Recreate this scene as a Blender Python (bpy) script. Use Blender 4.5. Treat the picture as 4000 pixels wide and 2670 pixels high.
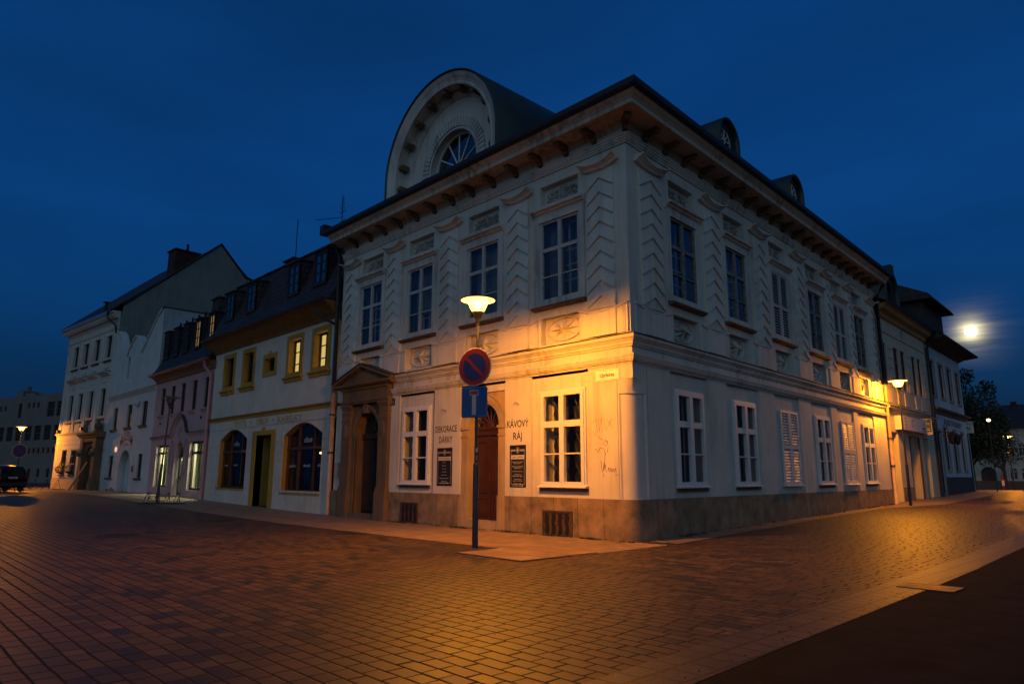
import bpy, math, random
from mathutils import Vector, Matrix
from mathutils.geometry import tessellate_polygon

random.seed(7)
R = math.radians
scene = bpy.context.scene
COL = scene.collection
for o in list(bpy.data.objects):
    bpy.data.objects.remove(o)

# ---------------------------------------------------------------- camera
cam_d = bpy.data.cameras.new('camera')
cam = bpy.data.objects.new('camera', cam_d)
COL.objects.link(cam)
scene.camera = cam
cam_d.sensor_width = 36.0
cam_d.lens = 2700.0 / 4000.0 * 36.0
cam_d.clip_start = 0.05
cam_d.clip_end = 6000
CAM = Vector((10.424, -14.074, 1.57))
_r = Vector((0.6888, 0.7249, 0.003)); _u = Vector((0.1357, -0.1330, 0.9818)); _f = Vector((-0.7121, 0.6759, 0.1898))
_r = (_r - _f * _r.dot(_f)).normalized(); _f.normalize(); _u = _r.cross(_f)
cam.matrix_world = Matrix(((_r.x, _u.x, -_f.x, CAM.x), (_r.y, _u.y, -_f.y, CAM.y), (_r.z, _u.z, -_f.z, CAM.z), (0, 0, 0, 1)))

# ---------------------------------------------------------------- sky, dusk light, exposure
scene.render.engine = 'CYCLES'
scene.cycles.use_denoising = True
scene.cycles.denoising_input_passes = 'RGB_ALBEDO_NORMAL'
scene.cycles.denoising_prefilter = 'ACCURATE'
scene.cycles.max_bounces = 6
scene.cycles.transparent_max_bounces = 16
scene.cycles.sample_clamp_indirect = 3.0
scene.cycles.caustics_reflective = False
scene.cycles.caustics_refractive = False
scene.view_settings.view_transform = 'Standard'
scene.view_settings.look = 'None'
scene.view_settings.gamma = 1
scene.view_settings.exposure = 1.6
SUN_AZ = R(140)          # the sun has just set behind the camera
MOON_DIR = Vector((-0.2106, 0.9627, 0.1722)).normalized()
world = bpy.data.worlds.new('World')
scene.world = world
world.use_nodes = True
nt = world.node_tree
bg = nt.nodes['Background']
def sky_node(el, oz):
    n = nt.nodes.new('ShaderNodeTexSky'); n.sky_type = 'NISHITA'; n.sun_disc = False
    n.sun_elevation = R(el); n.sun_rotation = SUN_AZ; n.ozone_density = oz
    return n
def wn(t, **k):
    n = nt.nodes.new(t)
    for a, b in k.items(): setattr(n, a, b)
    return n
def wl(a, b): nt.links.new(a, b)
blue = sky_node(0, 6.0)
geo = wn('ShaderNodeTexCoord')
dot = wn('ShaderNodeVectorMath', operation='DOT_PRODUCT'); wl(geo.outputs['Generated'], dot.inputs[0])
dot.inputs[1].default_value = MOON_DIR
ac = wn('ShaderNodeMath', operation='ARCCOSINE'); wl(dot.outputs['Value'], ac.inputs[0])
def halo(width, amp):
    a = wn('ShaderNodeMath', operation='DIVIDE'); wl(ac.outputs[0], a.inputs[0]); a.inputs[1].default_value = R(width)
    b = wn('ShaderNodeMath', operation='POWER'); wl(a.outputs[0], b.inputs[0]); b.inputs[1].default_value = 1.6
    c = wn('ShaderNodeMath', operation='MULTIPLY'); wl(b.outputs[0], c.inputs[0]); c.inputs[1].default_value = -1
    d = wn('ShaderNodeMath', operation='EXPONENT'); wl(c.outputs[0], d.inputs[0])
    e = wn('ShaderNodeMath', operation='MULTIPLY'); wl(d.outputs[0], e.inputs[0]); e.inputs[1].default_value = amp
    return e
h1 = halo(0.62, 5.0); h2 = halo(1.35, 0.5)
hs = wn('ShaderNodeMath', operation='ADD'); wl(h1.outputs[0], hs.inputs[0]); wl(h2.outputs[0], hs.inputs[1])
# thin cloud streaks that catch the moonlight and cross it
mp = wn('ShaderNodeMapping'); wl(geo.outputs['Generated'], mp.inputs[0]); mp.inputs['Rotation'].default_value = (R(6), R(-14), 0); mp.inputs['Scale'].default_value = (9, 9, 95)
nz = wn('ShaderNodeTexNoise'); wl(mp.outputs[0], nz.inputs['Vector']); nz.inputs['Scale'].default_value = 1.0; nz.inputs['Detail'].default_value = 3
mr = wn('ShaderNodeMapRange'); wl(nz.outputs[0], mr.inputs[0]); mr.inputs[1].default_value = .36; mr.inputs[2].default_value = .6; mr.inputs[3].default_value = .35; mr.inputs[4].default_value = 1.1
hm = wn('ShaderNodeMath', operation='MULTIPLY'); wl(hs.outputs[0], hm.inputs[0]); wl(mr.outputs[0], hm.inputs[1])
hc = wn('ShaderNodeMix', data_type='RGBA', blend_type='MULTIPLY'); hc.inputs[0].default_value = 1
hc.inputs[6].default_value = (1, .86, .42, 1); wl(hm.outputs[0], hc.inputs[7])
# faint uneven high haze over the whole dusk sky
n2 = wn('ShaderNodeTexNoise'); m2 = wn('ShaderNodeMapping'); wl(geo.outputs['Generated'], m2.inputs[0]); m2.inputs['Scale'].default_value = (1.2, 1.2, 4.5)
wl(m2.outputs[0], n2.inputs['Vector']); n2.inputs['Scale'].default_value = 1.6; n2.inputs['Detail'].default_value = 5
r2 = wn('ShaderNodeMapRange'); wl(n2.outputs[0], r2.inputs[0]); r2.inputs[1].default_value = .3; r2.inputs[2].default_value = .7; r2.inputs[3].default_value = .84; r2.inputs[4].default_value = 1.14
bm = wn('ShaderNodeMix', data_type='RGBA', blend_type='MULTIPLY'); bm.inputs[0].default_value = 1
sx = wn('ShaderNodeSeparateXYZ'); wl(geo.outputs['Generated'], sx.inputs[0])
zr = wn('ShaderNodeMapRange', interpolation_type='SMOOTHSTEP'); wl(sx.outputs[2], zr.inputs[0]); zr.inputs[1].default_value = .18; zr.inputs[2].default_value = .72; zr.inputs[3].default_value = 1.0; zr.inputs[4].default_value = .86
tn_ = wn('ShaderNodeMix', data_type='RGBA', blend_type='MULTIPLY'); tn_.inputs[0].default_value = 1; nv = wn('ShaderNodeMix', data_type='RGBA'); nv.inputs[0].default_value = .55; wl(blue.outputs[0], nv.inputs[6]); nv.inputs[7].default_value = (.0085, .120, .470, 1)
wl(nv.outputs[2], tn_.inputs[6]); tn_.inputs[7].default_value = (.84, 1.22, 1.10, 1)
lo_ = wn('ShaderNodeMapRange', interpolation_type='SMOOTHSTEP'); wl(sx.outputs[2], lo_.inputs[0]); lo_.inputs[1].default_value = .02; lo_.inputs[2].default_value = .34; lo_.inputs[3].default_value = .46; lo_.inputs[4].default_value = 1.0
zl_ = wn('ShaderNodeMath', operation='MULTIPLY'); wl(zr.outputs[0], zl_.inputs[0]); wl(lo_.outputs[0], zl_.inputs[1])
zm = wn('ShaderNodeMath', operation='MULTIPLY'); wl(zl_.outputs[0], zm.inputs[0]); wl(r2.outputs[0], zm.inputs[1])
wl(tn_.outputs[2], bm.inputs[6]); wl(zm.outputs[0], bm.inputs[7])
# paler afterglow on the side of the sunset, behind the camera
glow = sky_node(-1.5, 2.6)
d2 = wn('ShaderNodeVectorMath', operation='DOT_PRODUCT'); wl(geo.outputs['Generated'], d2.inputs[0]); d2.inputs[1].default_value = (0.70, -0.70, 0.1)
m3 = wn('ShaderNodeMapRange', interpolation_type='SMOOTHSTEP'); wl(d2.outputs['Value'], m3.inputs[0])
m3.inputs[1].default_value = -.1; m3.inputs[2].default_value = .6; m3.inputs[3].default_value = 0; m3.inputs[4].default_value = 1
mx = wn('ShaderNodeMix', data_type='RGBA'); wl(m3.outputs[0], mx.inputs[0]); wl(bm.outputs[2], mx.inputs[6]); wl(glow.outputs[0], mx.inputs[7])
ad = wn('ShaderNodeMix', data_type='RGBA', blend_type='ADD'); ad.inputs[0].default_value = 1
wl(mx.outputs[2], ad.inputs[6]); wl(hc.outputs[2], ad.inputs[7])
wl(ad.outputs[2], bg.inputs['Color'])
bg.inputs['Strength'].default_value = 0.115

# last soft light of the dusk sky from behind the camera
sd = bpy.data.lights.new('dusk_light', 'SUN'); sd.energy = 0.17; sd.angle = R(110); sd.color = (.46, .80, 1.12)
so = bpy.data.objects.new('dusk_light', sd); COL.objects.link(so)
so.rotation_euler = Vector((-0.52, 0.76, -0.24)).to_track_quat('-Z', 'Y').to_euler()

# ---------------------------------------------------------------- materials
MATS = {}
def base_mat(name):
    m = bpy.data.materials.new(name); m.use_nodes = True
    return m, m.node_tree, m.node_tree.nodes['Principled BSDF']
def simple(name, col, rough=.6, metal=0.0, spec=.5, var=.0, scale=3.0, bump=0.0, bscale=60.0):
    if name in MATS: return MATS[name]
    m, t, b = base_mat(name)
    b.inputs['Base Color'].default_value = (*col, 1); b.inputs['Roughness'].default_value = rough
    b.inputs['Metallic'].default_value = metal; b.inputs['Specular IOR Level'].default_value = spec
    if var or bump:
        g = t.nodes.new('ShaderNodeNewGeometry')
    if var:
        n = t.nodes.new('ShaderNodeTexNoise'); t.links.new(g.outputs['Position'], n.inputs['Vector'])
        n.inputs['Scale'].default_value = scale; n.inputs['Detail'].default_value = 6
        r = t.nodes.new('ShaderNodeMapRange'); t.links.new(n.outputs[0], r.inputs[0])
        r.inputs[1].default_value = .3; r.inputs[2].default_value = .7; r.inputs[3].default_value = 1 - var; r.inputs[4].default_value = 1 + var
        x = t.nodes.new('ShaderNodeMix'); x.data_type = 'RGBA'; x.blend_type = 'MULTIPLY'; x.inputs[0].default_value = 1
        x.inputs[6].default_value = (*col, 1); t.links.new(r.outputs[0], x.inputs[7]); t.links.new(x.outputs[2], b.inputs['Base Color'])
    if bump:
        n2 = t.nodes.new('ShaderNodeTexNoise'); t.links.new(g.outputs['Position'], n2.inputs['Vector'])
        n2.inputs['Scale'].default_value = bscale; n2.inputs['Detail'].default_value = 4
        bp = t.nodes.new('ShaderNodeBump'); bp.inputs['Strength'].default_value = bump; bp.inputs['Distance'].default_value = .01
        t.links.new(n2.outputs[0], bp.inputs['Height']); t.links.new(bp.outputs[0], b.inputs['Normal'])
    MATS[name] = m
    return m
def plaster(name, col, dirt=(.12, .10, .08), amount=.5, var=.10, rough=.85):
    """old painted plaster: soft mottling, rain streaks and fine grain"""
    if name in MATS: return MATS[name]
    m, t, b = base_mat(name)
    b.inputs['Roughness'].default_value = rough; b.inputs['Specular IOR Level'].default_value = .25
    N = t.nodes.new; L = t.links.new
    g = N('ShaderNodeNewGeometry')
    n1 = N('ShaderNodeTexNoise'); L(g.outputs['Position'], n1.inputs['Vector']); n1.inputs['Scale'].default_value = .9; n1.inputs['Detail'].default_value = 8; n1.inputs['Roughness'].default_value = .6
    r1 = N('ShaderNodeMapRange'); L(n1.outputs[0], r1.inputs[0]); r1.inputs[1].default_value = .3; r1.inputs[2].default_value = .7; r1.inputs[3].default_value = 1 - var; r1.inputs[4].default_value = 1 + var
    mul = N('ShaderNodeMix'); mul.data_type = 'RGBA'; mul.blend_type = 'MULTIPLY'; mul.inputs[0].default_value = 1
    mul.inputs[6].default_value = (*col, 1); L(r1.outputs[0], mul.inputs[7])
    mp = N('ShaderNodeMapping'); L(g.outputs['Position'], mp.inputs[0]); mp.inputs['Scale'].default_value = (4.0, 4.0, .35)
    n2 = N('ShaderNodeTexNoise'); L(mp.outputs[0], n2.inputs['Vector']); n2.inputs['Scale'].default_value = 1.3; n2.inputs['Detail'].default_value = 6
    n3 = N('ShaderNodeTexNoise'); L(g.outputs['Position'], n3.inputs['Vector']); n3.inputs['Scale'].default_value = .55; n3.inputs['Detail'].default_value = 3
    mm = N('ShaderNodeMath'); mm.operation = 'MULTIPLY'; L(n2.outputs[0], mm.inputs[0]); L(n3.outputs[0], mm.inputs[1])
    r2 = N('ShaderNodeMapRange'); L(mm.outputs[0], r2.inputs[0]); r2.inputs[1].default_value = .24; r2.inputs[2].default_value = .42; r2.inputs[3].default_value = 0; r2.inputs[4].default_value = amount
    mx = N('ShaderNodeMix'); mx.data_type = 'RGBA'; L(r2.outputs[0], mx.inputs[0]); L(mul.outputs[2], mx.inputs[6]); mx.inputs[7].default_value = (*dirt, 1)
    L(mx.outputs[2], b.inputs['Base Color'])
    n4 = N('ShaderNodeTexNoise'); L(g.outputs['Position'], n4.inputs['Vector']); n4.inputs['Scale'].default_value = 14; n4.inputs['Detail'].default_value = 8
    bp = N('ShaderNodeBump'); bp.inputs['Strength'].default_value = .35; bp.inputs['Distance'].default_value = .012
    L(n4.outputs[0], bp.inputs['Height']); L(bp.outputs[0], b.inputs['Normal'])
    MATS[name] = m
    return m
def emit(name, col, s):
    if name in MATS: return MATS[name]
    m = bpy.data.materials.new(name); m.use_nodes = True; t = m.node_tree; t.nodes.clear()
    e = t.nodes.new('ShaderNodeEmission'); e.inputs[0].default_value = (*col, 1); e.inputs[1].default_value = s
    o = t.nodes.new('ShaderNodeOutputMaterial'); t.links.new(e.outputs[0], o.inputs[0]); MATS[name] = m
    return m
def glass(name, tint=.85, gloss=.16, rough=.02):
    m = bpy.data.materials.new(name); m.use_nodes = True; t = m.node_tree; t.nodes.clear()
    a = t.nodes.new('ShaderNodeBsdfTransparent'); a.inputs[0].default_value = (tint, tint, tint, 1)
    b = t.nodes.new('ShaderNodeBsdfGlossy'); b.inputs[0].default_value = (.9, .95, 1, 1); b.inputs['Roughness'].default_value = rough
    lw = t.nodes.new('ShaderNodeLayerWeight'); lw.inputs[0].default_value = .35
    mr = t.nodes.new('ShaderNodeMapRange'); t.links.new(lw.outputs['Fresnel'], mr.inputs[0]); mr.inputs[3].default_value = gloss * .5; mr.inputs[4].default_value = min(1, gloss * 4)
    x = t.nodes.new('ShaderNodeMixShader'); t.links.new(mr.outputs[0], x.inputs[0]); t.links.new(a.outputs[0], x.inputs[1]); t.links.new(b.outputs[0], x.inputs[2])
    o = t.nodes.new('ShaderNodeOutputMaterial'); t.links.new(x.outputs[0], o.inputs[0])
    return m
def glow_glass(name, col, s, through=.8):
    """frosted lamp bowl: lets its bulb's light through and glows itself"""
    m = bpy.data.materials.new(name); m.use_nodes = True; t = m.node_tree; t.nodes.clear()
    a = t.nodes.new('ShaderNodeBsdfTransparent'); a.inputs[0].default_value = (through, through, through, 1)
    e = t.nodes.new('ShaderNodeEmission'); e.inputs[0].default_value = (*col, 1); e.inputs[1].default_value = s
    x = t.nodes.new('ShaderNodeAddShader'); t.links.new(a.outputs[0], x.inputs[0]); t.links.new(e.outputs[0], x.inputs[1])
    o = t.nodes.new('ShaderNodeOutputMaterial'); t.links.new(x.outputs[0], o.inputs[0])
    return m
def peeling(name, paint, wood, amt=.5):
    m, t, b = base_mat(name); N = t.nodes.new; L = t.links.new
    g = N('ShaderNodeNewGeometry'); n = N('ShaderNodeTexNoise'); L(g.outputs['Position'], n.inputs['Vector']); n.inputs['Scale'].default_value = 16; n.inputs['Detail'].default_value = 9; n.inputs['Roughness'].default_value = .75
    r = N('ShaderNodeMapRange'); L(n.outputs[0], r.inputs[0]); r.inputs[1].default_value = amt; r.inputs[2].default_value = amt + .06
    x = N('ShaderNodeMix'); x.data_type = 'RGBA'; L(r.outputs[0], x.inputs[0]); x.inputs[6].default_value = (*paint, 1); x.inputs[7].default_value = (*wood, 1)
    L(x.outputs[2], b.inputs['Base Color']); b.inputs['Roughness'].default_value = .7; MATS[name] = m
    return m
def blocks(name, col, col2, bw, rh, mortar=.012, mcol=(.06, .05, .04), axis='xz', rough=.8, spec=.3, bump=.5, off=.5, var=.5):
    """stone slabs or tiles with joints, from world position"""
    if name in MATS: return MATS[name]
    m, t, b = base_mat(name); N = t.nodes.new; L = t.links.new
    g = N('ShaderNodeNewGeometry'); s = N('ShaderNodeSeparateXYZ'); L(g.outputs['Position'], s.inputs[0]); c = N('ShaderNodeCombineXYZ')
    if axis == 'xz':
        a = N('ShaderNodeMath'); a.operation = 'SUBTRACT'; L(s.outputs[0], a.inputs[0]); L(s.outputs[1], a.inputs[1])
        L(a.outputs[0], c.inputs[0]); L(s.outputs[2], c.inputs[1])
    elif axis == 'xy': L(s.outputs[0], c.inputs[0]); L(s.outputs[1], c.inputs[1])
    else: L(s.outputs[1], c.inputs[0]); L(s.outputs[0], c.inputs[1])
    br = N('ShaderNodeTexBrick'); L(c.outputs[0], br.inputs['Vector']); br.offset = off
    br.inputs['Color1'].default_value = (*col, 1); br.inputs['Color2'].default_value = (*col2, 1); br.inputs['Mortar'].default_value = (*mcol, 1)
    br.inputs['Scale'].default_value = 1; br.inputs['Mortar Size'].default_value = mortar; br.inputs['Brick Width'].default_value = bw; br.inputs['Row Height'].default_value = rh; br.inputs['Mortar Smooth'].default_value = .2
    n = N('ShaderNodeTexNoise'); L(g.outputs['Position'], n.inputs['Vector']); n.inputs['Scale'].default_value = 2.2; n.inputs['Detail'].default_value = 9; n.inputs['Roughness'].default_value = .65
    r = N('ShaderNodeMapRange'); L(n.outputs[0], r.inputs[0]); r.inputs[1].default_value = .3; r.inputs[2].default_value = .7; r.inputs[3].default_value = 1 - var; r.inputs[4].default_value = 1 + var * .6
    x = N('ShaderNodeMix'); x.data_type = 'RGBA'; x.blend_type = 'MULTIPLY'; x.inputs[0].default_value = 1; L(br.outputs[0], x.inputs[6]); L(r.outputs[0], x.inputs[7])
    L(x.outputs[2], b.inputs['Base Color']); b.inputs['Roughness'].default_value = rough; b.inputs['Specular IOR Level'].default_value = spec
    n2 = N('ShaderNodeTexNoise'); L(g.outputs['Position'], n2.inputs['Vector']); n2.inputs['Scale'].default_value = 30; n2.inputs['Detail'].default_value = 5
    ma = N('ShaderNodeMath'); ma.operation = 'MULTIPLY_ADD'; L(br.outputs['Fac'], ma.inputs[0]); ma.inputs[1].default_value = -1; L(n2.outputs[0], ma.inputs[2])
    bp = N('ShaderNodeBump'); bp.inputs['Strength'].default_value = bump; bp.inputs['Distance'].default_value = .012; L(ma.outputs[0], bp.inputs['Height']); L(bp.outputs[0], b.inputs['Normal'])
    MATS[name] = m
    return m
def paving(name):
    """concrete paving blocks in rows of 18 cm with uneven lengths, wide dark joints, worn semi-gloss faces"""
    m, t, b = base_mat(name); N = t.nodes.new; L = t.links.new
    def math_(op, a, c=None, d=None):
        n = N('ShaderNodeMath'); n.operation = op
        for i, v in enumerate((a, c, d)):
            if v is None: continue
            if isinstance(v, (int, float)): n.inputs[i].default_value = v
            else: L(v, n.inputs[i])
        return n.outputs[0]
    g = N('ShaderNodeNewGeometry'); s = N('ShaderNodeSeparateXYZ'); L(g.outputs['Position'], s.inputs[0])
    wob = N('ShaderNodeTexNoise'); L(g.outputs['Position'], wob.inputs['Vector']); wob.inputs['Scale'].default_value = .8; wob.inputs['Detail'].default_value = 3
    yy = math_('ADD', s.outputs[1], math_('MULTIPLY', wob.outputs[0], .05))
    v = math_('DIVIDE', yy, .18); row = math_('FLOOR', v); fv = math_('FRACT', v)
    wr = N('ShaderNodeTexWhiteNoise'); wr.noise_dimensions = '1D'; L(row, wr.inputs['W'])
    cx = N('ShaderNodeCombineXYZ'); L(math_('MULTIPLY', s.outputs[0], 1.0), cx.inputs[0]); L(math_('MULTIPLY', row, 7.31), cx.inputs[1])
    n1 = N('ShaderNodeTexNoise'); L(cx.outputs[0], n1.inputs['Vector']); n1.inputs['Scale'].default_value = 1.6; n1.inputs['Detail'].default_value = 0
    u = math_('ADD', math_('DIVIDE', s.outputs[0], .295), math_('ADD', math_('MULTIPLY', wr.outputs['Value'], 13.0), math_('MULTIPLY', n1.outputs[0], 1.1)))
    colm = math_('FLOOR', u); fu = math_('FRACT', u)
    cc = N('ShaderNodeCombineXYZ'); L(colm, cc.inputs[0]); L(row, cc.inputs[1])
    wc = N('ShaderNodeTexWhiteNoise'); wc.noise_dimensions = '2D'; L(cc.outputs[0], wc.inputs['Vector'])
    eu = math_('MULTIPLY', math_('SUBTRACT', .5, math_('ABSOLUTE', math_('SUBTRACT', fu, .5))), .295)
    ev = math_('MULTIPLY', math_('SUBTRACT', .5, math_('ABSOLUTE', math_('SUBTRACT', fv, .5))), .18)
    e = math_('MINIMUM', eu, ev)
    gap = N('ShaderNodeTexNoise'); L(g.outputs['Position'], gap.inputs['Vector']); gap.inputs['Scale'].default_value = 5.0; gap.inputs['Detail'].default_value = 5
    jw = math_('MULTIPLY_ADD', gap.outputs[0], .014, .0030)
    jt = N('ShaderNodeMapRange'); jt.interpolation_type = 'SMOOTHSTEP'; L(math_('SUBTRACT', e, jw), jt.inputs[0]); jt.inputs[1].default_value = -.001; jt.inputs[2].default_value = .003
    ramp = N('ShaderNodeValToRGB'); L(wc.outputs['Value'], ramp.inputs[0]); cr = ramp.color_ramp
    cr.elements[0].position = 0; cr.elements[0].color = (.032, .031, .035, 1); cr.elements[1].position = 1; cr.elements[1].color = (.125, .082, .056, 1)
    for p, c in ((.17, (.042, .037, .039)), (.22, (.070, .046, .037)), (.6, (.094, .057, .041)), (.84, (.110, .069, .047))):
        el = cr.elements.new(p); el.color = (*c, 1)
    st = N('ShaderNodeTexNoise'); L(g.outputs['Position'], st.inputs['Vector']); st.inputs['Scale'].default_value = 3.5; st.inputs['Detail'].default_value = 9; st.inputs['Roughness'].default_value = .7
    sr = N('ShaderNodeMapRange'); L(st.outputs[0], sr.inputs[0]); sr.inputs[1].default_value = .3; sr.inputs[2].default_value = .72; sr.inputs[3].default_value = .72; sr.inputs[4].default_value = 1.2
    big = N('ShaderNodeTexNoise'); L(g.outputs['Position'], big.inputs['Vector']); big.inputs['Scale'].default_value = .35; big.inputs['Detail'].default_value = 3
    brg = N('ShaderNodeMapRange'); L(big.outputs[0], brg.inputs[0]); brg.inputs[1].default_value = .3; brg.inputs[2].default_value = .7; brg.inputs[3].default_value = .8; brg.inputs[4].default_value = 1.12
    x = N('ShaderNodeMix'); x.data_type = 'RGBA'; x.blend_type = 'MULTIPLY'; x.inputs[0].default_value = 1; L(ramp.outputs[0], x.inputs[6]); L(math_('MULTIPLY', sr.outputs[0], brg.outputs[0]), x.inputs[7])
    spk = N('ShaderNodeTexVoronoi'); L(g.outputs['Position'], spk.inputs['Vector']); spk.inputs['Scale'].default_value = 1.7
    sp = N('ShaderNodeMapRange'); L(spk.outputs['Distance'], sp.inputs[0]); sp.inputs[1].default_value = .022; sp.inputs[2].default_value = .03
    x2 = N('ShaderNodeMix'); x2.data_type = 'RGBA'; L(math_('MULTIPLY', jt.outputs[0], sp.outputs[0]), x2.inputs[0]); x2.inputs[6].default_value = (.012, .011, .011, 1); L(x.outputs[2], x2.inputs[7])
    L(x2.outputs[2], b.inputs['Base Color'])
    rr = math_('MULTIPLY_ADD', math_('ADD', st.outputs[0], math_('MULTIPLY', wc.outputs['Value'], .5)), .20, .36)
    rg = N('ShaderNodeMix'); L(jt.outputs[0], rg.inputs[0]); rg.inputs[2].default_value = .95; L(rr, rg.inputs[3]); L(rg.outputs[0], b.inputs['Roughness'])
    b.inputs['Specular IOR Level'].default_value = .22
    # a slight tilt of each block plus its rounded rim and grain
    tilt = math_('MULTIPLY', math_('SUBTRACT', wc.outputs['Value'], .5), math_('MULTIPLY', math_('SUBTRACT', fv, .5), .5))
    gr = N('ShaderNodeTexNoise'); L(g.outputs['Position'], gr.inputs['Vector']); gr.inputs['Scale'].default_value = 90; gr.inputs['Detail'].default_value = 4
    rim = N('ShaderNodeMapRange'); rim.interpolation_type = 'SMOOTHSTEP'; L(e, rim.inputs[0]); rim.inputs[1].default_value = 0; rim.inputs[2].default_value = .02
    hh = math_('ADD', math_('ADD', rim.outputs[0], tilt), math_('MULTIPLY', gr.outputs[0], .10))
    bp = N('ShaderNodeBump'); bp.inputs['Strength'].default_value = .55; bp.inputs['Distance'].default_value = .008; L(hh, bp.inputs['Height']); L(bp.outputs[0], b.inputs['Normal'])
    return m

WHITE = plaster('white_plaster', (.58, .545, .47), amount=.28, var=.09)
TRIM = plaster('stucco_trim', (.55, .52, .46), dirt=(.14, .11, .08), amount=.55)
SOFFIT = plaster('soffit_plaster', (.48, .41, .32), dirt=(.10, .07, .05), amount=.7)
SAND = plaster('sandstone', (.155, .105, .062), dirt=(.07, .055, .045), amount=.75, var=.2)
PLINTH = blocks('plinth_stone', (.29, .20, .115), (.23, .165, .105), .86, 1.02, .007, (.05, .04, .03), off=.0)
ROOF = blocks('dark_tiles', (.035, .032, .034), (.050, .042, .042), .22, .17, .012, (.012, .012, .012), rough=.75)
ROOFX = blocks('dark_tiles_flat', (.045, .038, .038), (.065, .050, .048), .22, .30, .02, (.01, .01, .01), axis='xy', rough=.75)
SHEET = simple('sheet_metal', (.020, .026, .022), .5, .0, .5, .3, 1.2)
FLASH = simple('dark_flashing', (.035, .030, .026), .8, var=.5, scale=6)
GUTTER = simple('gutter_metal', (.018, .018, .018), .5)
PEEL = peeling('peeling_window_paint', (.46, .46, .44), (.07, .05, .04), .56)
PEELD = peeling('peeling_dark_wood', (.24, .24, .235), (.09, .075, .065), .50)
WPAINT = simple('white_window_paint', (.66, .65, .62), .45, var=.06, scale=8)
SILL = simple('brown_sill_stone', (.10, .065, .045), .8, var=.4, scale=9, bump=.3)
PANE = glass('window_glass', .86, .15)
PANE2 = glass('ground_window_glass', .86, .07)
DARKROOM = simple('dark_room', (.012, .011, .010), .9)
DIMROOM = simple('dim_room_wall', (.15, .15, .15), .9, var=.3, scale=1.5)
IRON = simple('black_iron', (.012, .012, .012), .55)
WOODDOOR = simple('brown_door_wood', (.050, .015, .007), .5, var=.25, scale=5)
WOODDARK = simple('dark_door_wood', (.035, .018, .012), .55, var=.3, scale=5)
RUST = simple('rusty_sheet', (.07, .040, .026), .75, var=.5, scale=14)
BLACK = simple('black_board', (.010, .009, .009), .5)
CHALK = simple('pale_print', (.62, .58, .54), .6)
INK = simple('dark_print', (.016, .012, .010), .7)
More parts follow.
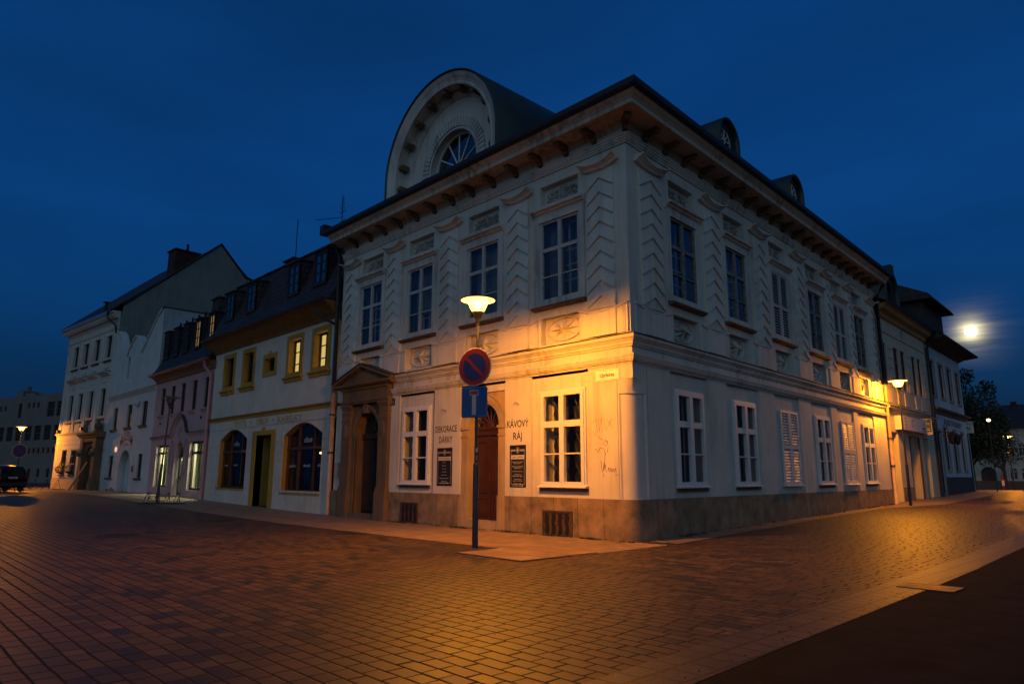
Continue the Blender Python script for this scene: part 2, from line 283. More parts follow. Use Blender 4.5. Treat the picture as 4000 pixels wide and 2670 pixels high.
# ---------------------------------------------------------------- mesh helpers
class MB:
    """collects faces in a facade's own frame: x along the wall, y into it, z up"""
    def __init__(s): s.v = []; s.f = []; s.m = []
    def add(s, vs, fs, m=0):
        n = len(s.v); s.v += [tuple(v) for v in vs]; s.f += [tuple(i + n for i in f) for f in fs]; s.m += [m] * len(fs); return s
    def box(s, x0, x1, y0, y1, z0, z1, m=0):
        vs = [(x, y, z) for z in (z0, z1) for y in (y0, y1) for x in (x0, x1)]
        return s.add(vs, [(0, 2, 3, 1), (4, 5, 7, 6), (0, 1, 5, 4), (2, 6, 7, 3), (0, 4, 6, 2), (1, 3, 7, 5)], m)
    def quad(s, a, b, c, d, m=0): return s.add([a, b, c, d], [(0, 1, 2, 3)], m)
    def prism(s, poly, a, b, axis='y', m=0):
        """closed polygon extruded along an axis: 'y' takes (x,z), 'x' takes (y,z), 'z' takes (x,y)"""
        def P(p, t): return (p[0], t, p[1]) if axis == 'y' else (t, p[0], p[1]) if axis == 'x' else (p[0], p[1], t)
        n = len(poly); vs = [P(p, a) for p in poly] + [P(p, b) for p in poly]
        fs = [(i, (i + 1) % n, n + (i + 1) % n, n + i) for i in range(n)]
        s.add(vs, fs, m)
        tr = tessellate_polygon([[Vector((p[0], p[1], 0)) for p in poly]])
        s.add([P(p, a) for p in poly], tr, m); s.add([P(p, b) for p in poly], tr, m); return s
    def strip(s, rows, m=0, closed=False, caps=False):
        """skin through rows of points of equal count"""
        n = len(rows[0]); vs = [p for r in rows for p in r]; fs = []
        for i in range(len(rows) - 1):
            for j in range(n if closed else n - 1):
                k = (j + 1) % n; fs.append((i * n + j, i * n + k, (i + 1) * n + k, (i + 1) * n + j))
        if caps: fs += [tuple(range(n)), tuple((len(rows) - 1) * n + j for j in reversed(range(n)))]
        return s.add(vs, fs, m)
    def tube(s, pts, r, n=8, m=0, caps=True):
        pts = [Vector(p) for p in pts]; rows = []
        rr = r if isinstance(r, (list, tuple)) else [r] * len(pts)
        for i, p in enumerate(pts):
            t = (pts[min(i + 1, len(pts) - 1)] - pts[max(i - 1, 0)])
            t = t.normalized() if t.length > 1e-9 else Vector((0, 0, 1))
            a = Vector((0, 0, 1)) if abs(t.z) < .9 else Vector((1, 0, 0))
            u = t.cross(a).normalized(); w = t.cross(u)
            rows.append([p + (u * math.cos(k * 2 * math.pi / n) + w * math.sin(k * 2 * math.pi / n)) * rr[i] for k in range(n)])
        return s.strip(rows, m, True, caps)
    def lathe(s, prof, cx=0, cy=0, n=24, m=0, axis='z', cz=0):
        rows = []
        for r, z in prof:
            rows.append([((cx + r * math.cos(k * 2 * math.pi / n), cy + r * math.sin(k * 2 * math.pi / n), z) if axis == 'z' else
                          (cx + r * math.cos(k * 2 * math.pi / n), z, cz + r * math.sin(k * 2 * math.pi / n))) for k in range(n)])
        return s.strip(rows, m, True)
    def ball(s, c, rx, ry, rz, n=10, k=6, m=0):
        rows = []
        for i in range(k + 1):
            t = math.pi * i / k
            rows.append([(c[0] + rx * math.sin(t) * math.cos(j * 2 * math.pi / n), c[1] + ry * math.sin(t) * math.sin(j * 2 * math.pi / n), c[2] + rz * math.cos(t)) for j in range(n)])
        return s.strip(rows, m, True)
    def wall(s, outer, holes, depth=.2, y=0, m=0, mr=None):
        """flat wall with openings and their reveals; polygons in (x,z)"""
        pl = [outer] + holes; ed = []
        for q in pl:
            for i in range(len(q)):
                e, g = q[i], q[(i + 1) % len(q)]
                if abs(e[0] - g[0]) > 1e-7: ed.append((e, g) if e[0] < g[0] else (g, e))
        cuts = sorted({round(p[0], 6) for q in pl for p in q})
        for xa, xb in zip(cuts, cuts[1:]):
            if xb - xa < 1e-5: continue
            c = []
            for e, g in ed:
                if e[0] <= xa + 1e-6 and g[0] >= xb - 1e-6:
                    k = (g[1] - e[1]) / (g[0] - e[0]); c.append((e[1] + k * (xa - e[0]), e[1] + k * (xb - e[0])))
            c.sort(key=lambda t: t[0] + t[1])
            for lo, hi in zip(c[::2], c[1::2]): s.add([(xa, y, lo[0]), (xb, y, lo[1]), (xb, y, hi[1]), (xa, y, hi[0])], [(0, 1, 2, 3)], m)
        for h in holes:
            n = len(h); s.add([(p[0], y, p[1]) for p in h] + [(p[0], y + depth, p[1]) for p in h],
                              [(i, (i + 1) % n, n + (i + 1) % n, n + i) for i in range(n)], m if mr is None else mr)
        return s
    def mould(s, prof, path, m=0):
        """profile [(outward, z)] carried along a plan path of (point, outward vector)"""
        rows = [[(p[0] + o[0] * d, p[1] + o[1] * d, z) for d, z in prof] for p, o in path]
        n = len(prof); s.strip(rows, m, True)
        tr = tessellate_polygon([[Vector((d, z, 0)) for d, z in prof]])
        s.add(rows[0], tr, m); s.add(rows[-1], tr, m); return s
    def mesh(s, name, mats, smooth=False):
        me = bpy.data.meshes.new(name); me.from_pydata(s.v, [], s.f)
        for t in (mats if isinstance(mats, (list, tuple)) else [mats]): me.materials.append(t)
        me.polygons.foreach_set('material_index', s.m)
        if smooth: me.polygons.foreach_set('use_smooth', [True] * len(s.f))
        me.update(); return me
    def build(s, name, mats, parent=None, loc=(0, 0, 0), rot=0.0, smooth=False):
        return put(name, s.mesh(name, mats, smooth), parent, loc, rot)
def put(name, data, parent=None, loc=(0, 0, 0), rot=0.0):
    o = bpy.data.objects.new(name, data); COL.objects.link(o)
    if parent: o.parent = parent
    o.location = loc; o.rotation_euler = (0, 0, rot) if isinstance(rot, (int, float)) else rot
    return o
def thing(name, label, cat, loc=(0, 0, 0), rot=0.0, group=None):
    o = put(name, None, None, loc, rot); return tag(o, label, cat, group)
def tag(o, label, cat, group=None):
    o['label'] = label; o['category'] = cat
    if group: o['group'] = group
    return o
def structure(o, kind='structure'):
    o['kind'] = kind; return o
def copy_tree(o, parent=None, loc=None, rot=None):
    c = o.copy(); COL.objects.link(c); c.parent = parent
    if loc is not None: c.location = loc
    if rot is not None: c.rotation_euler = (0, 0, rot)
    for ch in list(o.children): copy_tree(ch, c)
    return c
def arc(cx, cz, r, a0, a1, n, rz=None):
    return [(cx + r * math.cos(R(a0 + (a1 - a0) * i / n)), cz + (rz or r) * math.sin(R(a0 + (a1 - a0) * i / n))) for i in range(n + 1)]
def rect(x0, x1, z0, z1): return [(x0, z0), (x1, z0), (x1, z1), (x0, z1)]
def arch(x0, x1, z0, zs, n=14, rz=None):
    c = (x0 + x1) / 2; r = (x1 - x0) / 2
    return [(x0, z0), (x1, z0)] + arc(c, zs, r, 0, 180, n, rz)
def bezel(b, x0, x1, y0, y1, z0, z1, t, m=0):
    b.box(x0, x0 + t, y0, y1, z0, z1, m); b.box(x1 - t, x1, y0, y1, z0, z1, m)
    b.box(x0 + t, x1 - t, y0, y1, z0, z0 + t, m); b.box(x0 + t, x1 - t, y0, y1, z1 - t, z1, m)
DG = bpy.data
def text(body, h, width, name, mat, parent, loc, rot=0.0, extr=.004, bend=None, bold=.008):
    """lettering as a thin mesh: h is the capital height, width the full line"""
    cu = bpy.data.curves.new(name, 'FONT'); cu.body = body; cu.size = 1; cu.extrude = 0; cu.offset = bold; cu.align_x = 'CENTER'; cu.resolution_u = 3
    t = bpy.data.objects.new(name, cu); COL.objects.link(t); bpy.context.view_layer.update()
    dg = bpy.context.evaluated_depsgraph_get(); me = bpy.data.meshes.new_from_object(t.evaluated_get(dg)); bpy.data.objects.remove(t)
    xs = [v.co.x for v in me.vertices]; cap = .73
    sx = width / (max(xs) - min(xs)); mid = (max(xs) + min(xs)) / 2; sz = h / cap
    for v in me.vertices:
        x, z = (v.co.x - mid) * sx, v.co.y * sz
        if bend:
            a = x / bend; x, z = (bend + z) * math.sin(a), (bend + z) * math.cos(a) - bend
        v.co = (x, -extr, z)
    me.materials.clear(); me.materials.append(mat); me.update()
    return put(name, me, parent, loc, rot)
def rel(o, x, y, z): return (x - o.location.x, y - o.location.y, z - o.location.z)

def sash(name, w, h, cols, bars, mat, fr=.07, bar=.035, y0=-.02, y1=.05, mull=.09, pane=None, parent=None, loc=(0, 0, 0), rot=0.0):
    """window: frame with mullions and bars [(fraction, thickness)]; its pane is a sub-part"""
    b = MB(); bezel(b, -w / 2, w / 2, y0, y1, 0, h, fr)
    for i in range(1, cols):
        x = -w / 2 + w * i / cols; b.box(x - mull / 2, x + mull / 2, y0 - .012, y1 - .003, fr, h - fr)
    for f_, t in bars:
        for i in range(cols):
            xa = -w / 2 + w * i / cols + (fr if i == 0 else mull / 2); xb = -w / 2 + w * (i + 1) / cols - (fr if i == cols - 1 else mull / 2)
            b.box(xa, xb, y0 + .004, y1 - .006, h * f_ - t / 2, h * f_ + t / 2)
    o = b.build(name, mat, parent, loc, rot)
    if pane:
        MB().quad((-w / 2 + .01, y1 - .02, .01), (w / 2 - .01, y1 - .02, .01), (w / 2 - .01, y1 - .02, h - .01), (-w / 2 + .01, y1 - .02, h - .01)).build('pane', pane, o)
    return o

def gz(x, y):
    t = min(1, max(0, (-10 - x) / 30)); a = .4 * t * t * (3 - 2 * t)
    if y <= 0: b = 0
    elif y < 46: b = .0138 * y
    else: b = max(-.1, .635 - (y - 46) * .0137)
    return a + b
VD = Vector((-0.0698, 0.9976, 0)); VN = Vector((0.9976, 0.0698, 0)); ROTR = math.atan2(VD.y, VD.x)
def RP(s, d, z): return VD * s + VN * d + Vector((0, 0, z))
# ---------------------------------------------------------------- ground
def grid_sheet(name, xs, ys, mat, dz=0.0):
    b = MB(); rows = [[(x, y, gz(x, y) + dz) for x in xs] for y in ys]; b.strip(rows)
    return structure(b.build(name, mat, smooth=True))
xs = [-600, -300, -160, -120] + [-100 + 4 * i for i in range(22)] + [-12 + 1.5 * i for i in range(22)] + [24, 30, 40, 60, 120, 300, 600]
ys = [-600, -200, -80, -40, -30, -24] + [-20 + 2 * i for i in range(41)] + [66 + 4 * i for i in range(16)] + [150, 200, 320, 600]
PAVE = paving('paving_blocks')
grid_sheet('square_paving', xs, ys, PAVE)
SLAB = blocks('pavement_slabs', (.30, .205, .14), (.245, .17, .12), .98, .52, .006, (.045, .036, .03), axis='xy', rough=.62, spec=.4, bump=.35, var=.35)
fx = [-60 + 2 * i for i in range(31)] + [.9]
b = MB(); b.strip([[(x, y, gz(x, y) + .006) for x in fx] for y in (-3.4, -2.2, -1.1, -.0)])
structure(b.build('pavement', SLAB, smooth=True))
SLAB2 = blocks('street_slabs', (.19, .15, .12), (.16, .125, .10), .6, .9, .006, (.045, .036, .03), axis='yx', rough=.6, spec=.4, bump=.35, var=.35)
b = MB(); rows = []
for i in range(25):
    s = .3 + 45 * i / 24; w = .95 - .3 * min(1, s / 20) if s < 18 else .65 + 1.4 * min(1, (s - 18) / 5)
    rows.append([tuple(RP(s, d, 0) + Vector((0, 0, gz(*RP(s, d, 0).xy) + .012))) for d in (-.1, w * .5, w)])
b.strip(rows); structure(b.build('street_pavement', SLAB2, smooth=True))
ASPH = simple('asphalt', (.0075, .0075, .009), .9, 0, .12, .6, 2.4, .9, 45)
def edge_x(y): return 7.25 - .035 * (y + 9)
b = MB(); rows = []
yy = [-40, -30, -20] + [-16 + 1.5 * i for i in range(20)] + [20, 30, 46, 60, 95]
rnd = random.Random(3)
for y in yy:
    e = edge_x(y)
    rows.append([(x, y, gz(x, y) + .010) for x in (e + rnd.uniform(-.02, .02), e + 2, e + 6, e + 14, 60)])
b.strip(rows); structure(b.build('asphalt_road', ASPH, smooth=True))
KERB = blocks('kerb_course', (.080, .052, .040), (.060, .043, .037), .27, .30, .020, (.010, .009, .009), axis='yx', rough=.5, spec=.45, bump=.7, off=.5, var=.4)
b = MB(); rows = []
for y in [-24 + 1.2 * i for i in range(60)]:
    e = edge_x(y); rows.append([(x, y, gz(x, y) + .014) for x in (e - .60, e - .3, e)])
b.strip(rows); structure(b.build('kerb_course', KERB, smooth=True))
CRACK = simple('bitumen_joint', (.006, .006, .007), .7)
b = MB(); px, py = 9.1, -9.9; rr = random.Random(11)
pts = []
for i in range(60):
    pts.append((px, py)); px += .02 + rr.uniform(-.05, .055); py += .14 + rr.uniform(-.04, .04)
rows = [[(x - .012 - rr.random() * .012, y, gz(x, y) + .015), (x + .012 + rr.random() * .014, y, gz(x, y) + .015)] for x, y in pts]
b.strip(rows); tag(structure(b.build('road_crack', CRACK), 'stuff'), 'winding dark crack in the asphalt road', 'crack')

# hatch with three slab panels let into the paving beside the lamp post
t = thing('hatch_cover', 'large square pavement hatch of three slab panels by the lamp post', 'hatch', (-.12, -3.62, 0))
b = MB(); b.box(-.98, .98, -1.11, 1.11, .002, .012)
b.build('frame', FLASH, t)
HS = plaster('hatch_slab', (.30, .20, .11), amount=.6, var=.3)
for k in range(3):
    y0 = -1.085 + k * .73
    MB().box(-.95, .95, y0, y0 + .70, .006, .022).build('panel', HS, t)
# drain grate at the kerb
gx, gy = 7.02, -2.55
t = thing('drain_grate', 'rusty iron drain grate at the edge of the dark asphalt', 'grate', (gx, gy, gz(gx, gy) + .012))
b = MB(); bezel(b, -.36, .30, -.28, .28, 0, 0, 0)
b = MB()
for x0, x1, y0, y1 in ((-.36, .36, -.28, -.24), (-.36, .36, .24, .28), (-.36, -.32, -.24, .24), (.32, .36, -.24, .24)): b.box(x0, x1, y0, y1, 0, .013)
b.build('frame', IRON, t)
b = MB()
for k in range(9): b.box(-.32, .32, -.222 + k * .053, -.196 + k * .053, .001, .012)
b.build('grille', simple('worn_iron', (.14, .085, .05), .5, .3, .5, .4, 9), t)
MB().quad((-.32, -.24, .003), (.32, -.24, .003), (.32, .24, .003), (-.32, .24, .003)).build('shaft', BLACK, t)
for (mx_, my_, r_, lab) in ((-10.3, -8.6, .55, 'round dark manhole cover in the middle of the paved square'), (-14.0, -4.5, .42, 'round dark manhole cover in front of the yellow house')):
    t = thing('manhole_cover', lab, 'manhole', (mx_, my_, gz(mx_, my_)), 0, 'manhole covers in the paving')
    b = MB(); b.lathe([(r_ * .86, .012), (r_ * .86, .016), (r_, .016), (r_ * 1.03, .004)], n=32); b.build('rim', FLASH, t)
    b = MB(); b.lathe([(0.001, .012), (r_ * .84, .012), (r_ * .85, .004)], n=32)
    for i in range(-3, 4): b.box(-r_ * .6, r_ * .6, i * .11 - .02, i * .11 + .02, .012, .018)
    b.build('lid', IRON, t)

# weeds and litter along the wall foot
rw = random.Random(5); b = MB()
def tuft(x, y, n, sc):
    z = gz(x, y)
    for _ in range(n):
        a = rw.uniform(0, 6.28); l = rw.uniform(.03, .09) * sc; px = x + rw.uniform(-.09, .09) * sc; py = y + rw.uniform(-.06, .06) * sc
        dx, dy = math.cos(a) * l * .7, math.sin(a) * l * .7; wx, wy = -math.sin(a) * .010, math.cos(a) * .010
        b.add([(px - wx, py - wy, z), (px + wx, py + wy, z), (px + dx, py + dy, z + l * .8)], [(0, 1, 2)])
for _ in range(70): tuft(rw.uniform(-11, .3), -.12 - abs(rw.gauss(0, .08)), 8, 1)
for _ in range(60):
    s = rw.uniform(.4, 22); p = RP(s, .10 + abs(rw.gauss(0, .06)), 0); tuft(p.x, p.y, 9, 1)
for cx_, w_ in ((-2.5, .9), (-1.3, .4), (-4.3, .5), (-6.4, .6), (-9.6, .7)):
    for _ in range(16): tuft(cx_ + rw.gauss(0, w_ * .4), -.16 - abs(rw.gauss(0, .07)), 10, 1.1)
for s_, w_ in ((2.5, 1.0), (13, 3), (18, 2), (21, 1)):
    for _ in range(14):
        p = RP(s_ + rw.gauss(0, w_ * .4), .16 + abs(rw.gauss(0, .06)), 0); tuft(p.x, p.y, 10, 1.2)
structure(b.build('weeds', simple('weed_leaves', (.030, .036, .014), .8, var=.4, scale=7)), 'stuff')
b = MB()
for _ in range(90):
    x = rw.uniform(1.2, 7.1); y = rw.uniform(-11.5, 1.0); l = rw.uniform(.003, .009); z = gz(x, y)
    b.ball((x, y, z + l * .4), l, l * rw.uniform(.6, 1.3), l * .6, 6, 4)
for _ in range(110):
    y = rw.uniform(-10.5, -3); x = edge_x(y) - abs(rw.gauss(0, .2)); l = rw.uniform(.003, .010); z = gz(x, y) + .012
    b.ball((x, y, z + l * .4), l, l * rw.uniform(.6, 1.3), l * .6, 6, 4)
structure(b.build('grit', simple('grit_stones', (.02, .017, .015), .9)), 'stuff')
# ---------------------------------------------------------------- the corner house
HOUSE = thing('corner_building', 'large white two storey corner house with chevron pilasters and an arched roof gable', 'building', (0, 0, 0))
LX0, RS1 = -14.62, 22.35
LW = [-12.40, -9.17, -5.77, -2.44]                       # upper window axes on the square side
RW = [2.95, 6.45, 10.12, 13.75, 16.72, 19.58]            # and on the street side
RG = [2.85, 6.42, 10.02, 13.50, 16.45, 19.35]
LP = [(-13.83, .92), (-10.75, .95), (-7.46, .97), (-4.09, .90), (-.87, .92)]
RPI = [(1.10, 1.08), (4.70, 1.08), (8.30, 1.08), (11.96, 1.08), (15.24, .92), (18.16, .88), (21.55, 1.05)]
Z0, ZB, ZT, ZE = 1.0, 5.13, 10.38, 11.0
UW, UH, UZ = 1.52, 2.56, 6.38

# upper walls
def upper_holes(ws):
    h = []
    for c in ws:
        h.append(rect(c - UW / 2, c + UW / 2, UZ, UZ + UH))
        h.append(rect(c - .74, c + .74, 9.47, 10.06)); h.append(rect(c - .74, c + .74, 5.24, 6.02))
    return h
def niche_backs(b, ws, dep=.20):
    for c in ws:
        for z0, z1 in ((9.47, 10.06), (5.24, 6.02)): b.quad((c - .74, dep, z0), (c + .74, dep, z0), (c + .74, dep, z1), (c - .74, dep, z1))
gable_c, gable_z = -7.42, 12.25
b = MB(); b.wall(rect(LX0, 0, 4.3, 11.02), upper_holes(LW), .20); niche_backs(b, LW)
for c in LW: b.wall(rect(c - UW / 2, c + UW / 2, UZ, UZ + UH), [], y=.9)
b.build('upper_wall', WHITE, HOUSE)
b = MB(); b.wall(rect(0, RS1, 4.3, 11.02), upper_holes(RW), .20); niche_backs(b, RW)
b.build('upper_wall', WHITE, HOUSE, rot=ROTR)
# ground floor walls, with the fields between flat strips set back 5 cm
def ground_wall(s0, s1, holes, strips):
    b = MB(); b.wall(rect(s0, s1, -.4, 4.42), holes, .42, y=.0)
    for a, c in strips: b.box(a, c, -.055, .0, Z0 - .02, 4.40)
    return b
GW, GH, GZ = 1.56, 2.54, 1.31
gl = [-9.15, -2.36]
DOORC = -5.65
holes = [rect(c - GW / 2 + .03, c + GW / 2 - .03, GZ + .03, GZ + GH - .03) for c in gl]
d2 = [(DOORC - .95, -.35), (DOORC + .95, -.35), (DOORC + .95, 4.1), (DOORC - .95, 4.1)]
d1 = [(-13.1, -.35), (-11.3, -.35), (-11.3, 4.2), (-13.1, 4.2)]
b = ground_wall(LX0, -.42, holes + [d2, d1], [(-10.9, -10.12), (-8.11, -6.72), (-4.63, -3.54), (-1.40, -.455)])
b.build('ground_floor_wall', WHITE, HOUSE)
holes = [rect(c - GW / 2 + .03, c + GW / 2 - .03, GZ + .03, GZ + GH - .03) for i, c in enumerate(RG) if i not in (2, 4)]
st = [(.60, 1.78), (3.95, 5.17), (7.55, 8.85), (11.10, 12.30), (14.55, 15.25), (17.42, 17.98), (20.35, 22.3)]
ground_wall(.5, RS1, holes, st).build('ground_floor_wall', WHITE, HOUSE, rot=ROTR)
# rounded corner that runs up into a sharp one
def corner_pt(t, k):
    """k 0..1 round the corner; t 0 = full rounding, 1 = sharp edge"""
    pL = Vector((-.44, -.055, 0)); pR = RP(.58, .055, 0); pc = Vector((.055, -.055, 0))
    q = (pL * (1 - k) + pc * k) * (1 - k) + (pc * (1 - k) + pR * k) * k
    s = pL + (pc - pL) * min(1, 2 * k) if k < .5 else pc + (pR - pc) * (2 * k - 1)
    return q + (s - q) * t
b = MB(); rows = []
for z, t, inset in [(.98, 0, 1), (3.62, 0, 1), (3.625, 0, 0), (3.66, 0, 0), (3.74, .06, 0), (3.82, .18, 0), (3.90, .42, 0), (3.96, .72, 0), (4.0, 1, 0), (4.42, 1, 0)]:
    row = []
    for i in range(25):
        k = i / 24; p = corner_pt(t, k)
        if inset and .06 < k < .94: p = p - (p - Vector((-.4, .45, 0))).normalized() * .035
        row.append((p.x, p.y, z))
    rows.append(row)
b.strip(rows); o = b.build('rounded_corner', WHITE, HOUSE)
# plinth wraps the round corner
b = MB(); 
def plinth(rows, z0, z1, out):
    pts = []
    for p, n in rows: pts.append((p, n))
    top = [(p[0] + n[0] * out, p[1] + n[1] * out, z1) for p, n in pts]; bot = [(p[0] + n[0] * out, p[1] + n[1] * out, z0) for p, n in pts]; back = [(p[0] - n[0] * .2, p[1] - n[1] * .2, z1) for p, n in pts]
    b.strip([bot, top, back])
L1 = (0, -1)
def seg(x0, x1): plinth([((x0, 0), L1), ((x1, 0), L1)], -.4, 1.0, .085)
seg(-14.62, -13.95); seg(-10.6, -6.72); seg(-4.60, -.44)
cor = []
for i in range(17):
    k = i / 16; p = corner_pt(0, k); n = (p - Vector((-.42, .5, 0))).normalized(); cor.append(((p.x - n.x * .05, p.y - n.y * .05), (n.x, n.y)))
plinth([((-.44, 0), L1)] + cor[1:-1] + [(RP(.58, 0, 0)[:2], tuple(VN[:2]))] + [(RP(RS1, 0, 0)[:2], tuple(VN[:2]))], -.4, 1.0, .085)
b.build('plinth', PLINTH, HOUSE)

# mouldings that wrap both fronts
MITRE = (Vector((0, -1)) + Vector(VN[:2])) / (1 + Vector((0, -1)).dot(Vector(VN[:2])))
def wrap(name, prof, mat, x0=LX0, s1=RS1, smooth=False):
    MB().mould(prof, [((x0, 0), (0, -1)), ((0, 0), MITRE), (tuple(RP(s1, 0, 0)[:2]), tuple(VN[:2]))]).build(name, mat, HOUSE, smooth=smooth)
wrap('belt_cornice', [(-.02, 4.37), (.07, 4.37), (.08, 4.42), (.12, 4.425), (.125, 4.455), (.15, 4.46), (.17, 4.52), (.19, 4.56), (.19, 4.60), (.06, 4.62), (.05, 4.80), (.09, 4.81), (.095, 4.85), (.13, 4.86), (.14, 4.92), (.20, 4.99), (.235, 5.01), (.24, 5.09), (-.02, 5.12)], TRIM, x0=-10.55)
wrap('belt_flashing', [(-.02, 5.125), (.265, 5.092), (.268, 5.115), (.1, 5.145), (-.02, 5.16)], FLASH, x0=-10.55)
wrap('architrave', [(-.02, 10.37), (.045, 10.38), (.05, 10.43), (.075, 10.44), (.08, 10.49), (.105, 10.50), (.11, 10.56), (.135, 10.57), (.14, 10.61), (-.02, 10.64)], TRIM)
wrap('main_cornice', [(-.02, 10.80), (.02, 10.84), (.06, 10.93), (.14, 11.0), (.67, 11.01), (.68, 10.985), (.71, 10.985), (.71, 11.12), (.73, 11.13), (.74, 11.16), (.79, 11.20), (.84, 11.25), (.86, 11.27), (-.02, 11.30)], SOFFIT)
wrap('gutter', [(.78, 11.28), (.90, 11.28), (.97, 11.35), (.985, 11.44), (.985, 11.50), (.955, 11.50), (.92, 11.40), (.78, 11.38)], GUTTER, x0=LX0 - .1, s1=RS1 + .15)

# modillions under the eaves: carved consoles
def console():
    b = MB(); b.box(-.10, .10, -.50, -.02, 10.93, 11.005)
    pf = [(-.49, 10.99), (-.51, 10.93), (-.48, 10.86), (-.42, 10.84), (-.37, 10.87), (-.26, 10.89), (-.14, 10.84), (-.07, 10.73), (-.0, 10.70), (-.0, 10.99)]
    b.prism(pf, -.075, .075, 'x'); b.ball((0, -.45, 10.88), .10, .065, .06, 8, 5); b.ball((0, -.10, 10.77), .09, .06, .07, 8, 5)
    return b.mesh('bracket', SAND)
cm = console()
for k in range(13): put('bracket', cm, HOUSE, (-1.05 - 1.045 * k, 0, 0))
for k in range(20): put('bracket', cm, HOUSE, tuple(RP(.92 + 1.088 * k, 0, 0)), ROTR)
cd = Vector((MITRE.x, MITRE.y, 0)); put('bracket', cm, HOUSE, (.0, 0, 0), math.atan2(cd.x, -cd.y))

# pilasters: shaft, chevron courses, sagging capital, curved pedestal
def pilaster(w):
    b = MB(); b.box(-w / 2, w / 2, -.05, 0, 5.95, 9.86)
    n, pitch = 9, .418
    for k in range(n):
        za = 9.63 - k * pitch; zl = za - .30
        top = za + pitch
        for sx in (-1, 1):
            x = sx * w / 2; t1 = min(top, 9.86); t2 = min(top - .30, 9.86)
            lo, hi = -.104, -.051
            if zl < 5.99: 
                zl = 5.99
            b.add([(0, lo, za), (x, lo, zl), (x, hi, t2), (0, hi, t1), (0, -.048, za), (x, -.048, zl)], [(0, 1, 2, 3), (0, 1, 5, 4), (1, 2, 5)])
    # sagging capital
    rows = []
    for i in range(21):
        t = -1 + i / 10; z = 9.885 + .145 * abs(t) ** 2; x = t * (w / 2 + .18); f = 1 + .25 * abs(t) ** 3
        rows.append([(x, -.0, z + .12), (x, -.27 * f, z + .12), (x, -.27 * f, z + .09), (x, -.22 * f, z + .07), (x, -.18 * f, z + .04), (x, -.15, z + .025), (x, -.14, z - .01), (x, -.09, z - .045), (x, -.0, z - .045)])
    b.strip(rows, closed=True, caps=True)
    # pedestal below, its top edge sagging too
    for e, d, z0, lo in ((.36, -.05, 5.20, 5.86), (.0, -.085, 5.20, 5.83)):
        xx = w / 2 + e; top = [(xx * (-1 + i / 8), lo + .12 * abs(-1 + i / 8) ** 2) for i in range(17)]
        b.prism([(-xx, z0), (xx, z0)] + top[::-1], d, 0)
    rows = []
    for i in range(17):
        t = -1 + i / 8; x = t * (w / 2 + .38); z = 5.86 + .12 * t * t
        rows.append([(x, 0, z + .03), (x, -.09, z + .03), (x, -.09, z - .01), (x, -.06, z - .035), (x, 0, z - .035)])
    b.strip(rows, closed=True, caps=True)
    return b.mesh('pilaster', WHITE)
pm = {}
def pil(c, w, rot):
    if w not in pm: pm[w] = pilaster(w)
    p = (c, 0, 0) if not rot else tuple(RP(c, 0, 0)); put('pilaster', pm[w], HOUSE, p, rot)
for c, w in LP: pil(c, w, 0.0)
for c, w in RPI: pil(c, w, ROTR)
b = MB()
for x in (-.20, -.14): b.box(x - .012, x + .012, -.062, 0, 5.2, 5.97)
b.box(-.32, -.12, -.062, 0, 5.97, 5.995); b.build('corner_panel_moulding', TRIM, HOUSE)

# eight-pointed star rosettes and carved scrolls in the niches
def star():
    b = MB(); rows = []
    b.lathe([(0.001, -.0), (.355, -.0), (.37, -.05), (.40, -.05), (.405, .0)], n=36, axis='y')
    c = (0, -.17, 0)
    for k in range(8):
        a = R(90 + 45 * k); l = .36 if k % 2 == 0 else .31
        tip = (l * math.cos(a), -.005, l * math.sin(a))
        for sg in (-1, 1):
            a2 = a + sg * R(22.5); v = (.115 * math.cos(a2), -.004, .115 * math.sin(a2)); b.add([c, tip, v], [(0, 1, 2)])
    b.v = [(x * 1.70, y, z * .84) for x, y, z in b.v]; b.box(-.70, .70, -.05, .0, -.40, -.355)
    return b.mesh('star_rosette', TRIM)
sm = star()
def carve():
    b = MB(); b.ball((0, -.02, .02), .07, .06, .20, 8, 6); b.ball((0, -.05, .16), .05, .05, .06, 8, 5)
    for sx in (-1, 1):
        for (cx, cz, r0, tw) in ((.24, .0, .15, 1), (.44, -.06, .11, -1), (.36, .10, .08, 1)):
            pts = []
            for i in range(15):
                a = R(210 - 34 * i * tw); r = r0 * (1 - i / 17)
                pts.append((sx * (cx + r * math.cos(a)), -.03 - .02 * i / 15, cz + r * math.sin(a)))
            b.tube(pts, [.030 - .001 * i for i in range(15)], 6)
            b.ball((sx * cx, -.06, cz), .035, .04, .035, 6, 4)
        for (cx, cz, an) in ((.12, -.14, 30), (.55, -.12, -20), (.30, -.17, 8), (.14, .12, 60), (.55, .04, 50), (.44, .12, 20)):
            a = R(an); b.tube([(sx * (cx - .08 * math.cos(a)), -.02, cz - .08 * math.sin(a)), (sx * cx, -.06, cz), (sx * (cx + .09 * math.cos(a)), -.02, cz + .09 * math.sin(a))], [.01, .042, .008], 6)
    return b.mesh('carved_relief', plaster('weathered_carving', (.36, .34, .30), amount=.8, var=.25))
cv = carve()
def hood():
    b = MB(); b.prism([(0, 9.10), (-.05, 9.10), (-.06, 9.15), (-.12, 9.18), (-.13, 9.22), (-.21, 9.25), (-.22, 9.31), (0, 9.35)], -1.02, 1.02, 'x')
    bezel(b, -.98, .98, -.05, 0, 6.36, 9.12, .2)
    return b.mesh('window_surround', TRIM)
def sillm():
    b = MB(); b.prism([(0, 6.25), (-.11, 6.26), (-.17, 6.29), (-.19, 6.34), (0, 6.38)], -1.0, 1.0, 'x'); return b.mesh('sill', SILL)
hm_, sl_ = hood(), sillm()
